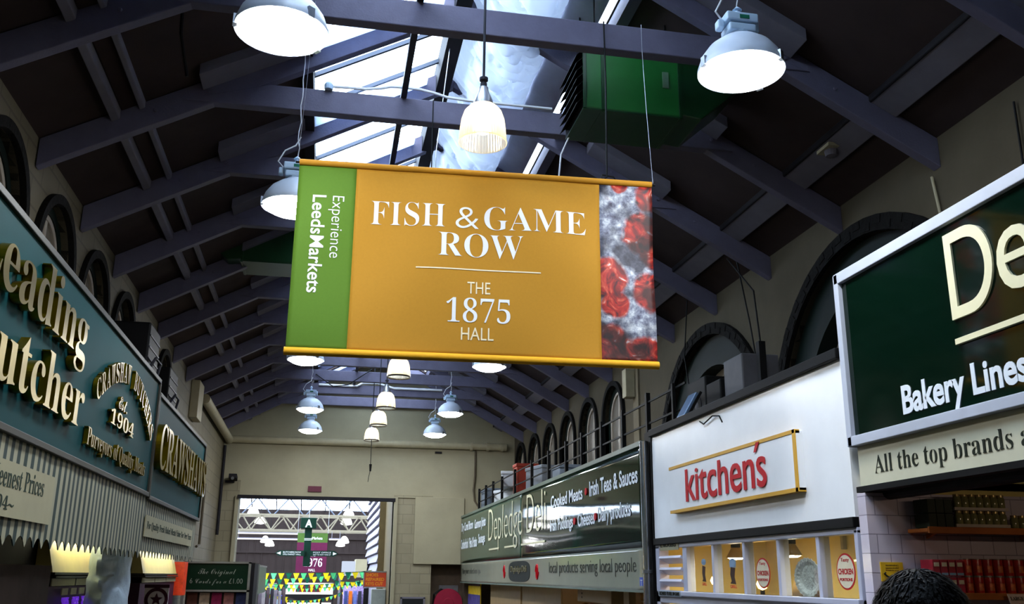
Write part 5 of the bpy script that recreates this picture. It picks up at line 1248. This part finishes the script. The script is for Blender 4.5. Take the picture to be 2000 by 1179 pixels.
bunting(-2.3, 1.38, 28.8, 1.60, 1.66, .14, 26, 2, 'third string of bunting, sagging in the middle'); bunting(-2.3, 1.38, 30.2, 1.55, 1.60, .20, 28, 3, 'fourth string of bunting, sagging above the lit kiosk'); bunting(-2.3, .9, 31.6, 1.48, 1.35, .42, 26, 0, 'lowest string of bunting drooping over the kiosk front')
bunting(-2.3, -.9, 29.4, 1.56, 1.15, .10, 12, 1, 'short string of bunting falling to the right on the left side'); bunting(.35, 1.38, 27.2, 1.62, 1.62, .03, 7, 3, 'short string of bunting at the right below the second one')
tag(MB().box(-2.45, -2.3, 26.0, 32.6, 0, 2.0).build('stall_wall', M_dark), 'dark side wall of a stall left of the bunting beyond the doorway', 'stall wall')
# kiosk and stalls in the far hall
kk = thing('lit_kiosk', 'white lit kiosk with a black curved canopy in the far hall', 'kiosk', (-.35, 34.5, 0))
MB().box(-1.15, .42, 34.3, 34.5, 1.12, 1.50).build('lit_sign', emis('kiosk light', (1, 1, .97), 1.6), kk); MB().box(-.82, .02, 34.29, 34.3, 1.20, 1.44).build('maroon_panel', mat('maroon panel', '5a1c24', .5), kk)
mb = MB(); mb.prism([(-1.2 + 1.66 * i / 16, 34.2, 1.10 - .20 * math.sin(math.pi * i / 16)) for i in range(17)] + [(.46, 34.2, 1.13), (-1.2, 34.2, 1.13)], (0, .4, 0)); mb.build('canopy', M_black, kk)
for i in range(3): MB().box((-1.08, -.72, .06)[i], (-.76, .0, .38)[i], 34.45, 34.5, .45, .86).build('lit_window', emis('kiosk light', (1, 1, .97), 1.6), kk)
mb = MB()
for x in (-1.13, -.75, .02, .40): mb.box(x, x + .04, 34.4, 34.5, 0, 1.0)
mb.build('posts', M_dark, kk)
tag(MB().box(.55, .62, 31.9, 32.0, .6, 1.75).build('white_post', M_white), 'white post right of the lit kiosk', 'post')
ws = thing('white_stall', 'white topped stall right of the bunting in the far hall', 'stall', (1.1, 31, 0)); MB().box(.62, 1.02, 31.0, 32.0, 1.75, 2.18).build('sign_box', emis('stall light box', (.72, .82, 1), .9), ws); MB().box(1.02, 1.36, 30.6, 32.0, 1.7, 2.24).build('cream_box', M_cream, ws)
MB().box(.7, 1.36, 30.8, 31.6, .9, 1.45).build('goods', mat('lilac patterned goods', 'a08ac0', .6, vary=.6, scale=25), ws); MB().box(.7, 1.36, 30.9, 31.6, 0, .9).build('counter', M_dark, ws)
for i, c in enumerate(('3a4478', 'c8641c', '5c6aa8', '2c2c3a')): tag(MB().box(.72 + i * .14, .82 + i * .14, 30.6, 30.7, .75, 1.3).build('hanging_garment', mat('garment ' + c, c, .7, vary=.2)), '%s garment from the left hung on the white topped stall' % ORD[i], 'garment', 'garments on the white topped stall')
for i in range(9):
    c = ('4a3d44', '2c2830', '6e6470', '8a8288')[i % 4]; x = -1.95 + .11 * i
    tag(MB().box(x, x + .09, 29.0 + .1 * (i % 3), 29.15 + .1 * (i % 3), .7, 1.40 - .03 * (i % 4)).build('hanging_garment', mat('garment ' + c, c, .7, vary=.2)), '%s garment from the left on the rail left of the kiosk' % ORD[i], 'garment', 'garments on the rail left of the kiosk')
bs = thing('blue_screen', 'blue lit screen left of the kiosk', 'screen', (-1.3, 33, .8)); MB().box(-1.62, -1.2, 33.0, 33.05, .7, 1.12).build('panel', emis('blue screen', (.05, .08, .9), 1.2), bs); MB().box(-1.42, -1.24, 32.98, 33.0, .7, 1.0).build('bright_area', emis('blue screen bright', (.5, .75, 1), 1.2), bs)
tag(MB().box(-1.66, -1.36, 32, 32.1, 0, 1.5).build('grey_panel', M_cl[1]), 'grey panel left of the kiosk under the bunting', 'panel')

# ------------------------------------------------------------------ the shopper at the lower right
M_skin = mat('skin', '9c6e58', .5, vary=.05, spec=.3); M_hair = mat('black hair', '060507', .6, vary=.3, scale=60, spec=.25, bump=.2, bscale=120); M_coat = mat('dark coat', '1c1e26', .8, vary=.15); M_trou = mat('dark trousers', '20222a', .8)
PX, PY, PTOP = 1.375, 2.06, 1.765
person = thing('person', 'person with short dark hair at the lower right, in front of the grocery shop', 'person', (PX, PY, 0))
def skin_body(verts, edges, radii, m, name, root=0, sub=2):
    me = bpy.data.meshes.new(name); me.from_pydata([Vector(v) for v in verts], edges, []); me.update()
    o = bpy.data.objects.new(name, me); COL.objects.link(o)
    md = o.modifiers.new('Skin', 'SKIN'); md.use_smooth_shade = True
    lay = me.skin_vertices[0] if len(me.skin_vertices) else None
    if lay is None:
        bpy.context.view_layer.objects.active = o; bpy.ops.mesh.customdata_skin_add(); lay = me.skin_vertices[0]
    for i, r in enumerate(radii): lay.data[i].radius = r if isinstance(r, tuple) else (r, r); lay.data[i].use_root = (i == root)
    sb = o.modifiers.new('Subd', 'SUBSURF'); sb.levels = sub; sb.render_levels = sub
    dg = bpy.context.evaluated_depsgraph_get(); ev = o.evaluated_get(dg)
    nm = bpy.data.meshes.new_from_object(ev); vs = [v.co.copy() for v in nm.vertices]; fs = [tuple(p.vertices) for p in nm.polygons]
    bpy.data.objects.remove(o); bpy.data.meshes.remove(me)
    return vs, fs
# facing direction: towards the stalls and slightly away (left of the picture and forward)
FD = Vector((-.80, .60, 0)).normalized(); SD = Vector((FD.y, -FD.x, 0))     # forward and the person's right
def B(f, s, z): return Vector((PX, PY, 0)) + FD * f + SD * s + Vector((0, 0, z))
# body in one skinned surface: pelvis, spine, neck, arms, legs
vt = [B(0, 0, .92), B(0, 0, 1.10), B(-.01, 0, 1.28), B(-.02, 0, 1.42), B(-.01, 0, 1.50), B(.01, 0, 1.57)]
ed = [(0, 1), (1, 2), (2, 3), (3, 4), (4, 5)]; rd = [(.165, .115), (.15, .11), (.17, .115), (.13, .09), (.062, .06), (.058, .058)]
for s in (-1, 1):
    k = len(vt); vt += [B(-.02, s * .17, 1.40), B(-.05, s * .23, 1.12), B(.10, s * .23, .93), B(.17, s * .20, .90)]; ed += [(3, k), (k, k + 1), (k + 1, k + 2), (k + 2, k + 3)]; rd += [.065, .050, .038, .03]
    k = len(vt); vt += [B(0, s * .10, .84), B(.01, s * .11, .48), B(-.02, s * .12, .10), B(.02, s * .12, .05), B(.15, s * .13, .035)]; ed += [(0, k), (k, k + 1), (k + 1, k + 2), (k + 2, k + 3), (k + 3, k + 4)]; rd += [.095, .062, .045, .048, .038]
vs, fs = skin_body(vt, ed, rd, M_coat, 'body'); mb = MB(); mb.add(vs, fs); mb.build('body', M_coat, person, smooth=True)
# hands with separate fingers
for s in (-1, 1):
    w = B(.17, s * .20, .90); hv = [w, w + FD * .05 + Vector((0, 0, -.02))]; he = [(0, 1)]; hr_ = [(.028, .02), (.038, .016)]
    for j in range(4):
        o = w + FD * .075 + SD * ((j - 1.5) * .019) + Vector((0, 0, -.03)); k = len(hv); L = (.03, .036, .034, .026)[j]
        hv += [o, o + FD * L + Vector((0, 0, -.012)), o + FD * L * 1.5 + Vector((0, 0, -.035))]; he += [(1, k), (k, k + 1), (k + 1, k + 2)]; hr_ += [.0095, .0085, .0075]
    k = len(hv); hv += [w + FD * .04 - SD * s * .035 + Vector((0, 0, -.02)), w + FD * .075 - SD * s * .045 + Vector((0, 0, -.035))]; he += [(0, k), (k, k + 1)]; hr_ += [.011, .009]
    vs, fs = skin_body(hv, he, hr_, M_skin, 'hand'); mb = MB(); mb.add(vs, fs); mb.build('hand', M_skin, person, smooth=True)
# head: shaped sphere with brow, nose, chin, ears
HC = B(.02, 0, 1.655)
def head_pt(th, ph, grow=0.0):
    """th round the head from the face (0), ph from the crown"""
    f, s, u = math.cos(th) * math.sin(ph), math.sin(th) * math.sin(ph), math.cos(ph)
    rx = .096 if f > 0 else .102; rs = .076; ru = .108 if u > 0 else .118
    if u < 0: rs *= 1 - .32 * u * u; rx *= 1 - (.18 if f > 0 else .38) * u * u
    p = Vector((f * (rx + grow), s * (rs + grow), u * (ru + grow)))
    if f > 0 and not grow:
        a = abs(math.atan2(s, f)); z = p.z
        p.x += .030 * math.exp(-(a / .16) ** 2) * math.exp(-((z + .030) / .022) ** 2)      # nose
        p.x += .010 * math.exp(-(a / .12) ** 2) * math.exp(-((z + .005) / .02) ** 2)
        p.x += .010 * math.exp(-(a / .35) ** 2) * math.exp(-((z + .098) / .018) ** 2)      # chin
        p.x += .007 * math.exp(-(a / .22) ** 2) * math.exp(-((z + .062) / .010) ** 2)      # lips
        p.x -= .010 * math.exp(-((a - .36) / .16) ** 2) * math.exp(-((z - .006) / .014) ** 2)   # eye sockets
    return HC + FD * p.x + SD * p.y + Vector((0, 0, p.z))
mb = MB(); nu, nv = 64, 44
mb.add([head_pt(2 * math.pi * i / nu, .02 + (math.pi - .04) * j / nv) for j in range(nv + 1) for i in range(nu)],
       [(j * nu + i, (j + 1) * nu + i, (j + 1) * nu + (i + 1) % nu, j * nu + (i + 1) % nu) for j in range(nv) for i in range(nu)])
hd = mb.build('head', M_skin, person, smooth=True)
for s in (-1, 1):
    mb = MB(); c = HC + SD * s * .074 + Vector((0, 0, -.012)) - FD * .008
    mb.tube([c + FD * .012 * math.cos(a) * .9 - FD * .004 + Vector((0, 0, .030 * math.sin(a))) + SD * s * .006 * abs(math.cos(a)) for a in [i * 2 * math.pi / 14 - .6 for i in range(12)]], .0065, 8); mb.build('ear', M_skin, hd, smooth=True)
    e = HC + FD * .082 + SD * s * .031 + Vector((0, 0, .006)); mb = MB(); mb.lathe([(0, -.011), (.008, -.008), (.011, 0), (.008, .008), (0, .011)], e, 14); mb.build('eye', mat('eye', '3a302c', .15), hd, smooth=True)
mb = MB(); mb.tube([HC + FD * (.094 - abs(t) * 4.2 * abs(t)) + SD * t + Vector((0, 0, -.063)) for t in [-.024, -.012, 0, .012, .024]], .005, 8); mb.build('mouth', mat('lips', '8a4e48', .4), hd, smooth=True)
# hair: a cap of the head's form with tufted strands
mb = MB(); rr = random.Random(3)
hp = []
for j in range(23):
    for i in range(nu):
        th = 2 * math.pi * i / nu; front = .5 + .5 * math.cos(th); ph = (.02 + (2.02 - 1.02 * front ** 1.6) * j / 22)
        hp.append(head_pt(th, ph, .012 + .006 * N_.noise(Vector((math.cos(th) * 3, math.sin(th) * 3, ph * 4))) - (.012 if j == 22 else 0)))
mb.add(hp, [(j * nu + i, (j + 1) * nu + i, (j + 1) * nu + (i + 1) % nu, j * nu + (i + 1) % nu) for j in range(22) for i in range(nu)])
hair = mb.build('hair', M_hair, hd, smooth=True)
mb = MB()
for k in range(1500):
    th = rr.uniform(0, 2 * math.pi); front = .5 + .5 * math.cos(th); ph = rr.uniform(.0, 1) ** .7 * (1.95 - 1.0 * front ** 1.6)
    a = head_pt(th, ph, .008); b = head_pt(th + rr.uniform(-.08, .08), ph + rr.uniform(.12, .3), .012 + rr.uniform(0, .006)); c = head_pt(th + rr.uniform(-.12, .12), ph + rr.uniform(.3, .5), .010 + rr.uniform(0, .012))
    n = (a - HC).cross(b - a).normalized() * .0034
    mb.add([a - n, a + n, b + n * .8, b - n * .8, c], [(0, 1, 2, 3), (3, 2, 4)])
mb.build('hair_strands', M_hair, hair)['kind'] = 'stuff'
